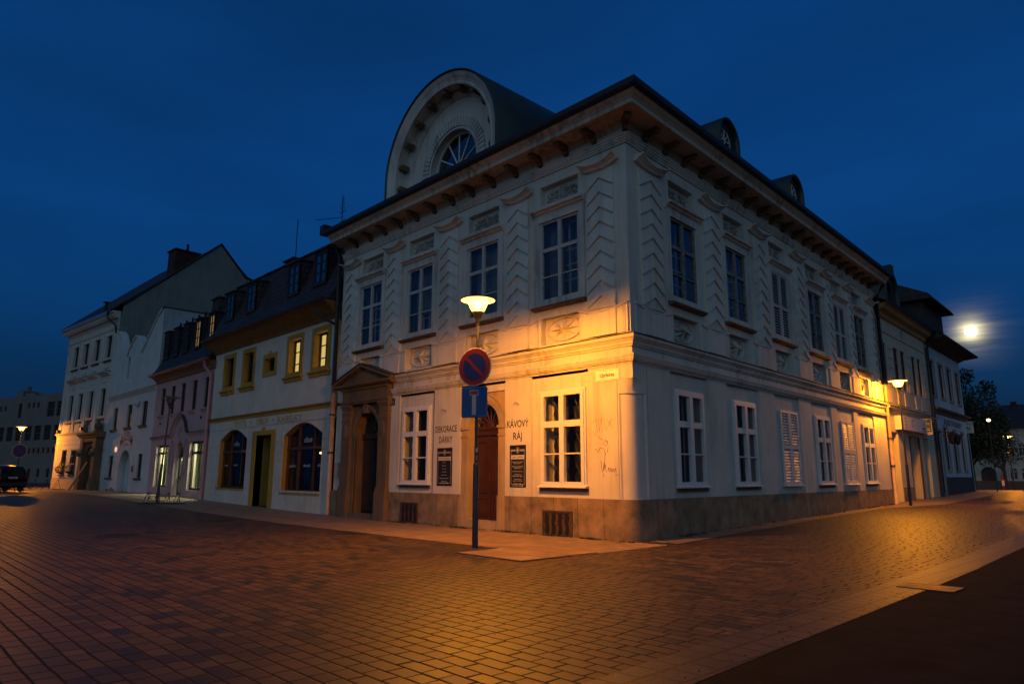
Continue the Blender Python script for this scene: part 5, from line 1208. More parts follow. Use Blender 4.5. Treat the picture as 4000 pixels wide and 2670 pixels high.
b = MB(); b.tube([(-.6, -.7, 14.1), (-.6, -.7, 13.6), (-.15, -.2, 13.0), (-.1, -.12, 12.4)], .08, 8); b.build('downpipe', DARKPIPE, T, (0, 0, TZ), smooth=True)
# portal
b = MB(); b.wall([(PTC - 1.7, -.5), (PTC + 1.7, -.5), (PTC + 1.7, 4.3), (PTC - 1.7, 4.3)], [arch(PTC - .95, PTC + .95, -.49, 2.75, 14)], .5, y=-.30)
for x in (-1.42, 1.42):
    b.box(PTC + x - .34, PTC + x + .34, -.55, 0, -.5, 3.2); b.box(PTC + x - .40, PTC + x + .40, -.62, 0, -.5, 1.0); b.box(PTC + x - .4, PTC + x + .4, -.66, 0, 3.2, 3.5); b.box(PTC + x - .32, PTC + x + .32, -.55, 0, 3.5, 4.3); b.ball((PTC + x - .2, -.62, 3.15), .28, .2, .22, 8, 6)
b.box(PTC - 1.72, PTC + 1.72, -.52, 0, 4.05, 4.35)
b.prism([(0, 4.35), (-.6, 4.36), (-.66, 4.5), (-.80, 4.58), (-.82, 4.72), (0, 4.78)], PTC - 2.0, PTC + 2.05, 'x')
pt = b.build('portal', SAND, T, (0, 0, TZ))
b = MB(); b.box(PTC - .78, PTC + .78, -.40, -.1, 4.80, 5.42); b.build('balustrade_panel', TWP, pt)
for x in (-1.25, 1.25):
    b = MB(); b.ball((PTC + x, -.35, 5.15), .3, .28, .42, 8, 6); b.ball((PTC + x, -.35, 5.62), .16, .16, .2, 8, 6); b.box(PTC + x - .32, PTC + x + .32, -.6, -.05, 4.75, 4.9); b.build('urn', SAND, pt)
MB().box(PTC - 1, PTC + 1, .3, .36, -.2, 3.8).build('door', WOODDARK, T, (0, 0, TZ))
for x in (ta + .5, -5.4): MB().box(x, x + .25, -.28, -.05, 5.05, 5.32).build('floodlight', IRON, T, (0, 0, TZ))
o = MB().box(-.13, .13, -.03, .03, 0, 2.35).build('plank', simple('plank_wood', (.20, .10, .06), .8, var=.3), None, (-51.5, -1.55, gz(-51, -1.5)), (R(-22), R(14), TR)); tag(o, 'rough brown plank leaning against the dark portal of the townhouse', 'plank')
# ---------------------------------------------------------------- houses up the street on the right
def street_thing(name, label, cat, s, z): return thing(name, label, cat, tuple(RP(s, 0, z)), ROTR)
Cc = street_thing('cream_shop_house', 'narrow cream house with a long shop sign box and tall window openings', 'house', 22.5, .3)
CZ = (-22.5, 0, -.3)
CRP = plaster('cream_house_plaster', (.50, .46, .36), amount=.3)
ca, cb = 22.5, 32.6
cw_ = [(23.45, .5), (25.75, .47), (27.15, .46), (29.45, .44), (30.75, .42)]
openings = [rect(23.15, 24.5, .2, 3.78), rect(26.6, 28.6, .2, 3.76), rect(29.7, 31.0, .2, 3.74)]
part_wall('wall', CRP, Cc, [(ca, -.3), (cb, -.3), (cb, 9.7), (ca, 9.7)], [rect(x - w, x + w, 6.12, 8.30) for x, w in cw_] + openings, .45, CZ)
for x, w in cw_: sash('window', 2 * w, 2.18, 2, [(.66, .06)], BROWNF, fr=.06, y0=.08, y1=.14, pane=DARKGLASS, parent=Cc, loc=(x - 22.5, 0, 6.12 - .3))
b = MB()
for k, x in enumerate((24.6, 28.3, 31.9)):
    for j in range(5): b.box(x - .45, x + .45, -.04, 0, 6.1 + j * .5, 6.1 + j * .5 + .44)
for x in (23.45, 25.75, 27.15, 29.45, 30.75): b.box(x - .55, x + .55, -.05, 0, 5.25, 5.95)
b.box(ca, cb, -.05, 0, 8.86, 8.92); b.build('stucco', CRP, Cc, CZ)
pth = [((ca, 0), (0, -1)), ((cb, 0), (0, -1))]
MB().mould([(-.02, 4.72), (.10, 4.74), (.14, 4.86), (.26, 4.92), (.28, 5.0), (-.02, 5.06)], pth).build('belt_cornice', CRP, Cc, CZ)
MB().mould([(-.02, 5.065), (.31, 5.0), (.31, 5.025), (-.02, 5.09)], pth).build('flashing', FLASH, Cc, CZ)
MB().mould([(-.02, 9.55), (.10, 9.6), (.16, 9.8), (.40, 9.9), (.44, 10.05), (.55, 10.12), (-.02, 10.16)], pth).build('eave_cornice', plaster('ochre_cornice', (.36, .24, .10), amount=.4), Cc, CZ)
MB().mould([(.5, 10.12), (.66, 10.14), (.70, 10.26), (.5, 10.26)], pth).build('gutter', GUTTER, Cc, CZ)
b = MB(); b.quad((ca, -.6, 10.2), (cb, -.6, 10.2), (cb, 5, 13.6), (ca, 5, 13.6)); b.quad((ca, 5, 13.6), (cb, 5, 13.6), (cb, 11, 10.2), (ca, 11, 10.2)); b.add([(cb, -.4, 10.2), (cb, 5, 13.6), (cb, 11, 10.2)], [(0, 1, 2)]); b.build('roof', ROOFX, Cc, CZ)
MB().box(ca + .02, cb - .02, .6, 11, -.3, 10).build('side_wall', CRP, Cc, CZ)
r = 1.35; zc = 12.35; b = MB(); b.wall([(-r, 10.6), (r, 10.6)] + arc(0, zc, r, 0, 180, 20), [[(-.7, 11.2), (.7, 11.2)] + arc(0, zc, .7, 0, 180, 14)], .2, y=1.0); o = b.build('arched_dormer', SHEET, Cc, (30.0 - 22.5, 0, -.3))
b = MB(); b.strip(ring([(r - .1, 1.0), (r - .1, .8), (r + .08, .78), (r + .08, 5.5), (r, 5.5)], 0, zc, 10.6, 24), closed=True); b.build('dormer_roof', SHEET, o, smooth=True)
MB().prism([(-.7, 11.2), (.7, 11.2)] + arc(0, zc, .7, 0, 180, 14), 1.15, 1.17).build('dormer_window', DARKGLASS, o)
b = MB(); b.box(24.2, 30.6, -.36, 0, 3.92, 4.62); sb = b.build('sign_box', simple('sign_box_white', (.52, .52, .54), .6, var=.06), Cc, CZ)
BLUE = simple('faded_blue_print', (.08, .11, .20), .7)
b = MB(); b.prism([(28.2, 4.12), (29.0, 4.12), (29.1, 4.2), (28.1, 4.2)], -.368, -.36); b.prism([(28.5, 4.22), (28.62, 4.22), (28.56, 4.52)], -.368, -.36); b.box(28.0, 30.2, -.368, -.36, 4.0, 4.05); b.box(26.0, 26.06, -.368, -.36, 4.1, 4.5); b.box(26.0, 26.5, -.368, -.36, 4.46, 4.5); b.build('boat_drawing', BLUE, sb)
for k, (x, z) in enumerate(((24.75, 4.46), (24.8, 4.3), (24.85, 4.14), (24.9, 4.0))):
    MB().box(x - .09, x + .09, -.368, -.36, z, z + .08).build('sign_glyph', simple('dark_red_print', (.12, .03, .05), .7), sb)
b = MB(); b.box(26.6, 28.6, .40, .46, .2, 3.76); b.build('door', simple('shop_door_blue', (.10, .10, .14), .4, var=.3), Cc, CZ)
for x0, x1 in ((23.15, 24.5), (29.7, 31.0)): MB().box(x0, x1, .42, .46, .2, 3.78).build('door_leaf', plaster('ochre_leaf', (.46, .32, .10), amount=.2), Cc, CZ)
MB().box(24.55, 26.5, -.03, 0, -.2, 1.05).build('plinth', PLINTH, Cc, CZ)
b = MB(); b.box(28.55, 28.7, -.06, .0, .2, 3.7); b.build('door_post', BROWNF, Cc, CZ)
b = MB(); b.tube([(32.55, -.6, 10.1), (32.5, -.3, 9.6), (32.5, -.14, 9.2), (32.5, -.14, .4)], .09, 8); b.build('downpipe', DARKPIPE, Cc, CZ, smooth=True)
text('15', .42, .34, 'house_number', BLUE, Cc, (27.3 - 22.5, -.012, 9.1 - .3))
b = MB(); b.lathe([(.30, -.008), (.34, -.008), (.34, 0)], 27.3, 0, 16, axis='y', cz=9.28); b.build('number_ring', simple('pale_ring', (.42, .43, .45), .7), Cc, CZ)

W = street_thing('white_house', 'bluish white house with wide dark eaves and a dark plinth, farthest of the right row', 'house', 32.7, .45)
WZ = (-32.7, 0, -.45)
WH = plaster('white_house_plaster', (.48, .54, .60), amount=.25)
wa, wb = 32.7, 42.7
wu = [(33.75, .6), (36.27, .58), (38.67, .56), (41.25, .55)]
wlo = [(35.72, .52, 1.94, 4.58), (38.22, .54, 1.94, 4.5), (40.70, .52, 1.94, 4.45), (33.75, .5, .6, 4.3)]
part_wall('wall', WH, W, [(wa, -.3), (wb, -.3), (wb, 9.7), (wa, 9.7)], [rect(x - w, x + w, 6.42, 8.60) for x, w in wu] + [rect(x - w, x + w, z0, z1) for x, w, z0, z1 in wlo], .4, WZ)
for x, w in wu: sash('window', 2 * w, 2.18, 2, [(.66, .06)], BROWNF, fr=.07, y0=.05, y1=.11, pane=DARKGLASS, parent=W, loc=(x - 32.7, 0, 6.42 - .45))
for x, w, z0, z1 in wlo: sash('window' if z0 > 1 else 'door', 2 * w, z1 - z0, 2, [(.66, .06)], BROWNF, fr=.07, y0=.05, y1=.11, pane=DARKGLASS, parent=W, loc=(x - 32.7, 0, z0 - .45))
b = MB()
for x, w in wu: bezel(b, x - w - .16, x + w + .16, -.05, 0, 6.34, 8.76, .16)
for x, w, z0, z1 in wlo: bezel(b, x - w - .16, x + w + .16, -.05, 0, z0 - .1, z1 + .16, .16)
b.build('window_surround', plaster('grey_trim', (.30, .27, .24), amount=.4), W, WZ)
pth = [((wa, 0), (0, -1)), ((wb, 0), (1, -1)), ((wb, 5), (1, 0))]
MB().mould([(-.02, 5.35), (.08, 5.38), (.14, 5.5), (.34, 5.6), (.36, 5.7), (-.02, 5.78)], pth).build('belt_cornice', simple('brown_cornice', (.16, .10, .06), .8, var=.3), W, WZ)
MB().mould([(-.02, 9.5), (.3, 9.72), (1.05, 9.92), (1.08, 10.0), (-.02, 10.05)], pth).build('eave', simple('dark_eave', (.06, .035, .025), .8), W, WZ)
b = MB(); b.quad((wa, -1.1, 10.0), (wb + 1.1, -1.1, 10.0), (wb - 3, 4, 13.0), (wa, 4, 13.0)); b.quad((wb + 1.1, -1.1, 10), (wb + 1.1, 10, 10), (wb - 3, 5, 13), (wb - 3, 4, 13)); b.quad((wa, 4, 13.0), (wb - 3, 4, 13.0), (wb + 1.1, 10, 10), (wa, 10, 10)); b.add([(wa, -1, 10), (wa, 4, 13), (wa, 10, 10)], [(0, 1, 2)]); b.build('roof', ROOFX, W, WZ)
b = MB(); b.box(36.4, 42.2, .6, 4.2, 10.3, 13.1); b.prism([(-.1, 13.05), (4.6, 13.05), (4.4, 13.5), (2.3, 14.5), (.1, 13.4)], 35.9, 42.8, 'x'); b.build('roof_storey', simple('dark_boards', (.040, .026, .022), .8, var=.4), W, WZ)
b = MB(); b.quad((wb, .02, -.3), (wb, 9, -.3), (wb, 9, 9.8), (wb, .02, 9.8)); b.quad((wa, 9, -.3), (wb, 9, -.3), (wb, 9, 9.8), (wa, 9, 9.8)); b.build('side_wall', WH, W, WZ)
b = MB(); b.strip([[(34.4, -.001, z), (34.4, -.07, z), (wb + .06, -.07, z), (wb + .06, 5, z), (wb, 5, z), (wb, -.001, z)] for z in (-.3, 1.57)], closed=True, caps=True); b.build('plinth', simple('dark_plinth', (.05, .045, .05), .8, var=.3), W, WZ)
text('ŘEZNICTVÍ UZENINY', .36, 5.2, 'lettering', BLUE, W, (38.3 - 32.7, -.012, 4.80 - .45))
for x in (31.9 - 32.7 + 1.4, 33.6 - 32.7 + 1.3):
    b = MB(); b.tube([(x, 0, 3.75), (x, -.3, 3.9), (x, -.7, 3.82)], .03, 6); b.lathe([(.06, 3.72), (.22, 3.66), (.20, 3.6), (.13, 3.22), (.05, 3.16), (.001, 3.1)], x, -.75, 8); b.lathe([(.001, 3.9), (.10, 3.78), (.22, 3.66)], x, -.75, 8); b.build('wall_lantern', IRON, W, (0, 0, -.1))

# public building closing the street, far behind the tree
EP = Vector((-11.95, 95.67, 0)); ER = math.atan2(.2, .98)
E_ = thing('end_building', 'pale two storey building with round headed windows closing the far end of the street', 'building', (EP.x, EP.y, -.1), ER)
EW = plaster('end_plaster', (.50, .44, .34), amount=.2)
ew = [1.1 + 1.22 * k for k in range(9)]
ehs = [arch(x - .42, x + .42, 4.25, 5.42, 10) for x in ew] + [arch(x - .42, x + .42, 1.25, 2.3, 10) for x in ew] + [arch(-2.45, -.75, .1, 2.05, 14)]
EZ = (0, 0, .1)
part_wall('wall', EW, E_, [(-11, -.4), (12, -.4), (12, 8.0), (-11, 8.0)], ehs, .3, EZ)
FR = simple('end_window_white', (.6, .58, .52), .5)
def arch_window(x, z0, zs):
    b = MB(); b.strip([[(x + q * math.cos(R(18 * i)), y, zs + q * math.sin(R(18 * i))) for q, y in ((.42, .2), (.42, .12), (.35, .12), (.35, .2))] for i in range(11)], closed=True)
    b.box(x - .42, x - .35, .12, .2, z0, zs); b.box(x + .35, x + .42, .12, .2, z0, zs); b.box(x - .03, x + .03, .12, .2, z0, zs + .4); b.box(x - .4, x + .4, .12, .2, zs - .04, zs + .04); b.box(x - .4, x + .4, .12, .2, z0, z0 + .06)
    o = b.build('window', FR, E_, EZ); MB().prism(arch(x - .42, x + .42, z0, zs, 10), .17, .19).build('pane', DARKGLASS, o)
for x in ew: arch_window(x, 4.25, 5.42); arch_window(x, 1.25, 2.3)
MB().box(-2.5, -.7, .25, .3, .1, 3.0).build('gate', WOODDARK, E_, EZ)
b = MB()
for z in (3.85, 4.08, 7.0, 7.75): b.box(-11, 12, -.12, 0, z, z + .09)
b.strip([[(-1.6 + q * math.cos(R(18 * i)), y, 2.05 + q * math.sin(R(18 * i))) for q, y in ((.85, 0), (.85, -.1), (1.05, -.1), (1.05, 0))] for i in range(11)], closed=True)
for x in ew:
    for zs in (5.42, 2.3): b.strip([[(x + q * math.cos(R(18 * i)), y, zs + q * math.sin(R(18 * i))) for q, y in ((.46, 0), (.46, -.06), (.58, -.06), (.58, 0))] for i in range(11)], closed=True)
b.build('stucco', EW, E_, EZ)
MB().box(-11, 12, -.05, 0, -.4, 1.1).build('plinth', simple('end_plinth', (.12, .08, .05), .8), E_, EZ)
b = MB(); b.quad((-11.3, -.6, 7.9), (12.3, -.6, 7.9), (12.3, 6, 11.4), (-11.3, 6, 11.4)); b.quad((-11.3, 12, 7.9), (12.3, 12, 7.9), (12.3, 6, 11.4), (-11.3, 6, 11.4)); b.build('roof', ROOFX, E_, EZ)
MB().box(-11, 12, .5, 11.5, -.4, 7.9).build('side_wall', EW, E_, EZ)
b = MB(); b.box(1.8, 2.5, 5.5, 6.2, 11, 11.8); b.build('chimney', BRK, E_, EZ)
MB().box(2.3, 3.6, -.03, 0, 2.95, 3.75).build('coat_of_arms', simple('rust_panel', (.30, .10, .05), .7, var=.5, scale=6), E_, EZ)

# leafy street tree
def tree(name, label, base, blobs, seed, leafmat, bark, n_scale=1.0):
    r = random.Random(seed); t = thing(name, label, 'tree', base)
    b = MB(); z0 = blobs[0][2]
    b.tube([(0, 0, -.2), (.05, 0, 1.2), (.0, .08, 2.6), (.15, 0, 4.2), (.05, .0, 6.5)], [.24, .19, .16, .12, .05], 9)
    for bx, by, bz, br in blobs: b.tube([(0, 0, min(2.2, bz * .5)), (bx * .5, by * .5, (bz + 2.2) * .5), (bx, by, bz)], [.09, .06, .02], 6)
    b.build('trunk', bark, t, smooth=True)
    b = MB()
    for bx, by, bz, br in blobs:
        for k in range(int(430 * br * br * n_scale)):
            u = r.uniform(-1, 1); a = r.uniform(0, 6.283); q = br * (r.random() ** .42) * (1 + .22 * math.sin(3 * a + seed) * math.cos(2.3 * u))
            s_ = math.sqrt(1 - u * u); c = Vector((bx + q * s_ * math.cos(a), by + q * s_ * math.sin(a), bz + q * u * .9))
            if r.random() < .22 and math.sin(c.x * 3.1) + math.sin(c.y * 2.7) + math.sin(c.z * 3.3) > 1: continue
            n = Vector((r.gauss(0, 1), r.gauss(0, 1), r.gauss(0, 1))).normalized(); w = n.orthogonal().normalized() * r.uniform(.06, .13); v = n.cross(w) * r.uniform(.8, 1.3)
            b.add([c - w, c - v * .5, c + w, c + v * 1.1], [(0, 1, 2, 3)], 0 if r.random() < .6 else 1)
    b.build('crown', leafmat, t); return t
LEAF = [simple('leaf_dark', (.022, .040, .014), .6), simple('leaf_mid', (.045, .065, .022), .6)]
BARK = simple('bark', (.05, .04, .03), .9, var=.3)
tb = (-4.3, 48.2)
tree('street_tree', 'dark leafy tree standing past the end of the bluish white house', (tb[0], tb[1], gz(*tb)), [(-.6, 0, 7.0, 1.8), (.9, .2, 5.8, 1.75), (.0, 0, 4.2, 2.0), (1.3, 0, 3.9, 1.7), (-.9, .1, 8.9, 1.0), (.3, .1, 8.6, .75), (1.6, .1, 7.6, .75), (1.9, 0, 5.0, 1.1), (-.5, -.2, 3.6, 1.3), (1.4, .2, 3.2, 1.0)], 4, LEAF, BARK)
tree('low_tree', 'low dark tree filling the gap beside the gate at the street end', (-9.5, 84, gz(-9.5, 84)), [(-1.2, 0, 4.0, 1.8), (.6, 0, 4.6, 1.9), (-2.8, 0, 4.8, 1.9), (0, 0, 6.2, 1.6), (-1.6, 0, 6.6, 1.5)], 8, LEAF, BARK, .6)

# plain modern block across the square, far left
GA = (-109.4, .4); GR = math.atan2(.31, .95)
g_ = thing('modern_block', 'long plain grey modern block with rows of dark windows beyond the parked cars', 'building', (GA[0], GA[1], 0), GR)
GP = plaster('grey_block_render', (.17, .155, .145), amount=.35, var=.10)
wins = []
for x0, x1, z0, z1 in ((12.35, 14.05, 9.0, 10.95), (14.55, 16.2, 9.0, 10.95), (16.7, 18.4, 9, 10.95), (5.35, 6.2, 9.05, 11.0), (7.65, 8.2, 10.3, 11.0), (8.75, 9.3, 10.3, 11.0), (9.85, 10.4, 10.3, 11.0), (.55, 1.1, 10.1, 10.8), (1.75, 2.3, 10.1, 10.8), (-.4, .1, 10, 10.8)): wins.append((x0, x1, z0, z1))
for k in range(-2, 8): wins.append((5.6 + 2.27 * k - .2, 7.2 + 2.27 * k - .2, 5.95, 7.9))
for k in range(-3, 10): wins.append((8.95 + 1.12 * k, 9.55 + 1.12 * k, 4.25, 4.98))
for k in range(-2, 8): wins.append((9.5 + 2.2 * k, 10.2 + 2.2 * k, 1.2, 2.3))
part_wall('wall', GP, g_, [(-40, -.3), (30, -.3), (30, 12.0), (-40, 12.0)], [rect(*w) for w in wins], .22)
for x0, x1, z0, z1 in wins:
    bf = MB(); bezel(bf, x0, x1, .13, .18, z0, z1, .05)
    if x1 - x0 > 1.2:
        for k in range(1, 4): q = x0 + (x1 - x0) * k / 4; bf.box(q - .025, q + .025, .14, .18, z0, z1)
        bf.box(x0, x1, .14, .18, (z0 + z1) / 2 - .03, (z0 + z1) / 2 + .03)
    wo = bf.build('window', simple('block_frame', (.10, .06, .05), .6), g_)
    MB().quad((x0, .17, z0), (x1, .17, z0), (x1, .17, z1), (x0, .17, z1)).build('pane', DARKGLASS, wo)
b = MB(); b.box(-40, 30, .1, 16, 11.6, 12.02); b.box(-40, 30, .3, 16, -.3, 11.6); b.build('roof', GP, g_)
for bx in ((12.6, 17, 1.5, 6, 12, 13.7), (.4, 2.0, 2, 4, 12, 13.2), (2.6, 5.0, 2, 4, 12, 12.75), (6.4, 7.4, 2, 3, 12, 12.5)): MB().box(*bx).build('roof_plant', GP, g_)
MB().lathe([(.001, 14.0), (.35, 13.95), (.35, 13.2)], 1.2, 3, 10).build('roof_vent', GP, g_)
# ---------------------------------------------------------------- street lamps
POST = simple('lamp_post_grey', (.030, .034, .040), .45, 0, .5, .25, 5)
CAPM = simple('lamp_cap', (.05, .05, .055), .5)
SOD = (1.0, .32, .010)
BOWL_ON = glow_glass('lit_bowl', (1.0, .46, .085), 1.15, .82)
BULB_ON = emit('sodium_bulb', (1.0, .66, .30), 9.0)
BOWL_OFF = glass('unlit_bowl', .55, .10, .3)
UNDER_ON = simple('lamp_reflector', (.75, .70, .6), .4)
def lamp(label, x, y, z, height, watts, lit=True, tilt=(0, 0), color=SOD, col_r=.065, group='street lamps'):
    t = thing('street_lamp', label, 'street lamp', (x, y, z), (tilt[0], tilt[1], 0), group)
    H = height
    b = MB(); b.lathe([(col_r * 1.05, -.1), (col_r, .3), (col_r, 1.80), (col_r * .9, 1.84), (col_r * .62, 1.86)], n=14); b.build('post_base', POST, t, smooth=True)
    b = MB(); b.lathe([(.040, 1.8), (.036, 3.4), (.032, H - .42)], n=12); b.build('post', POST, t, smooth=True)
    b = MB(); b.lathe([(.034, H - .52), (.055, H - .50), (.058, H - .42), (.085, H - .38), (.135, H - .26), (.15, H - .24), (.12, H - .23)], n=18); b.build('collar', CAPM, t, smooth=True)
    b = MB(); b.lathe([(.13, H - .24), (.19, H - .14), (.235, H - .02), (.25, H + .03)], n=24); b.build('bowl', BOWL_ON if lit else BOWL_OFF, t, smooth=True)
    b = MB(); b.lathe([(.10, H + .068), (.30, H + .062), (.42, H + .048), (.425, H + .055), (.40, H + .075), (.26, H + .11), (.10, H + .13), (.001, H + .135)], n=30); b.build('shade', CAPM, t, smooth=True)
    b = MB(); b.lathe([(.001, H + .060), (.28, H + .055), (.405, H + .043)], n=30); b.build('reflector', emit('lit_reflector', (1.0, .48, .10), 1.5) if lit else UNDER_ON, t, smooth=True)
    b = MB(); b.lathe([(.001, H + .01), (.05, H), (.06, H - .06), (.05, H - .14), (.001, H - .16)], n=12); b.build('bulb', BULB_ON if lit else UNDER_ON, t, smooth=True)
    if lit:
        l = bpy.data.lights.new('street_lamp_light', 'POINT'); l.energy = watts; l.color = color; l.shadow_soft_size = .07
        put('street_lamp_light', l, t, (0, 0, H - .015))
        l2 = bpy.data.lights.new('street_lamp_downlight', 'AREA'); l2.shape = 'DISK'; l2.size = .74; l2.energy = watts * .17; l2.color = color
        put('street_lamp_downlight', l2, t, (0, 0, H + .036))
    return t
LAMP = (-1.68, -3.70)
lamp('lit street lamp with two traffic signs on its post, in front of the corner house', *LAMP, 0, 5.60, 1330)
lamp('lit street lamp at the far end of the street side of the corner house', -.40, 21.06, gz(-.4, 21) + .01, 5.62, 1250)
lamp('unlit street lamp leaning over the bicycle rack before the pink house', -26.2, -2.92, gz(-26.2, -2.9), 5.05, 0, False, (R(-1.5), R(2.0)))
lamp('lit street lamp at the far left corner, above the parked cars', -61.8, -3.5, gz(-61.8, -3.5), 5.1, 1500)
lamp('lit street lamp before the round headed windows at the street end', -4.89, 64.4, gz(-4.89, 64.4), 4.9, 1500)
# small white lamp by the tree
q = (-1.62, 42.7); t = thing('globe_lamp', 'small pale globe lamp on a thin pole beside the dark tree', 'lamp', (q[0], q[1], gz(*q)))
b = MB(); b.lathe([(.04, 0), (.03, 4.75)], n=8); b.build('pole', POST, t); b = MB(); b.ball((0, 0, 4.84), .13, .13, .10, 12, 8); b.build('globe', emit('globe_light', (1, .78, .42), 1.6), t)

# ---------------------------------------------------------------- traffic signs on the lamp post
BLUES = simple('sign_blue', (.006, .018, .14), .45, 0, .3, .1, 4); BLUEQ = simple('sign_blue_square', (.006, .060, .24), .45, 0, .3, .1, 4); REDS = simple('sign_red', (.15, .010, .010), .45, 0, .3, .1, 4); WHITES = simple('sign_white', (.55, .55, .55), .4); GREYS = simple('sign_back_grey', (.20, .21, .22), .45, .6)
def round_sign(label, x, y, z, r, rot, bars, post=None):
    t = thing('no_parking_sign' if bars == 1 else 'no_stopping_sign', label, 'road sign', (x, y, z), rot)
    b = MB(); b.lathe([(.001, .012), (r - .004, .012), (r, .008), (r, -.008), (r - .02, -.012)], n=40, axis='y'); b.build('back_plate', GREYS, t)
    b = MB(); b.lathe([(r - .002, -.0125), (r * .972, -.0135), (.001, -.0135)], n=40, axis='y'); b.build('white_edge', WHITES, t)
    b = MB(); b.lathe([(r * .955, -.0150), (.001, -.0150)], n=40, axis='y'); b.build('red_ring', REDS, t)
    b = MB(); b.lathe([(r * .69, -.0165), (.001, -.0165)], n=40, axis='y'); b.build('blue_disc', BLUES, t)
    b = MB()
    for k in range(bars):
        a = R(-45 if k == 0 else 45); l, w = r * .70, r * .085
        u, v = (math.cos(a), math.sin(a)), (-math.sin(a), math.cos(a))
        b.quad(*[(u[0] * p * l + v[0] * q * w, -.0185 - .001 * k, u[1] * p * l + v[1] * q * w) for p, q in ((-1, -1), (1, -1), (1, 1), (-1, 1))])
    b.build('diagonal_bar', REDS, t)
    if post: 
        b = MB(); b.tube([(0, .05, -post), (0, .05, r * .6)], .035, 8); b.build('post', POST, t)
    else:
        b = MB()
        for dz in (-.2, .2): b.box(-.06, .06, .012, .10, dz - .02, dz + .02)
        b.build('bracket_clip', GREYS, t)
    return t
round_sign('round blue and red no parking sign on the lit lamp post', LAMP[0] + .03, LAMP[1] - .10, 4.04, .45, R(17), 1)
tq = thing('dead_end_sign', 'square blue dead end sign with a white T and red bar', 'road sign', (LAMP[0] + .03, LAMP[1] - .10, 3.225), R(24))
def rr(w, h, r, n=6):
    p = []
    for cx, cz, a in ((w - r, h - r, 0), (-w + r, h - r, 90), (-w + r, -h + r, 180), (w - r, -h + r, 270)): p += [(cx + r * math.cos(R(a + 90 * i / n)), cz + r * math.sin(R(a + 90 * i / n))) for i in range(n + 1)]
    return p
hw = .325; hh = .355
MB().prism(rr(hw, hh, .05), -.008, .010).build('back_plate', BLUEQ, tq)
MB().prism(rr(hw - .016, hh - .016, .042), -.0105, -.008).build('white_line', simple('sign_line', (.10, .16, .34), .4), tq)
MB().prism(rr(hw - .028, hh - .028, .036), -.0125, -.0105).build('blue_field', BLUEQ, tq)
b = MB(); b.quad((-.052, -.0145, -.295), (.052, -.0145, -.295), (.052, -.0145, .20), (-.052, -.0145, .20)); b.quad((-.112, -.0146, .15), (.112, -.0146, .15), (.112, -.0146, .275), (-.112, -.0146, .275)); b.build('white_stem', simple('sign_t_grey', (.26, .29, .33), .45), tq)
MB().quad((-.097, -.0162, .175), (.097, -.0162, .175), (.097, -.0162, .26), (-.097, -.0162, .26)).build('red_bar', simple('sign_bar_red', (.11, .020, .022), .45), tq)
b = MB()
for dz in (-.2, .2): b.box(-.06, .06, .010, .10, dz - .02, dz + .02)
b.build('bracket_clip', GREYS, tq)
# stickers on the post
for z, r_, w, h, lab, m in ((2.14, .041, .06, .085, 'round pale sticker peeling on the lamp post', WHITES), (1.97, .041, .05, .12, 'small oblong black and white sticker under the round one', GREYS)):
    a = math.atan2(CAM.y - LAMP[1], CAM.x - LAMP[0]); b = MB()
    b.strip([[(LAMP[0] + r_ * math.cos(a + q), LAMP[1] + r_ * math.sin(a + q), zz) for zz in (z - h / 2, z + h / 2)] for q in (-.2, .1, .4, .7)]); tag(b.build('sticker', m), lab, 'sticker', 'stickers on the lamp post')
round_sign('round no stopping sign on a thin post behind the parked red car', -49.1, -5.3, 3.18, .47, R(60), 2, 2.8)

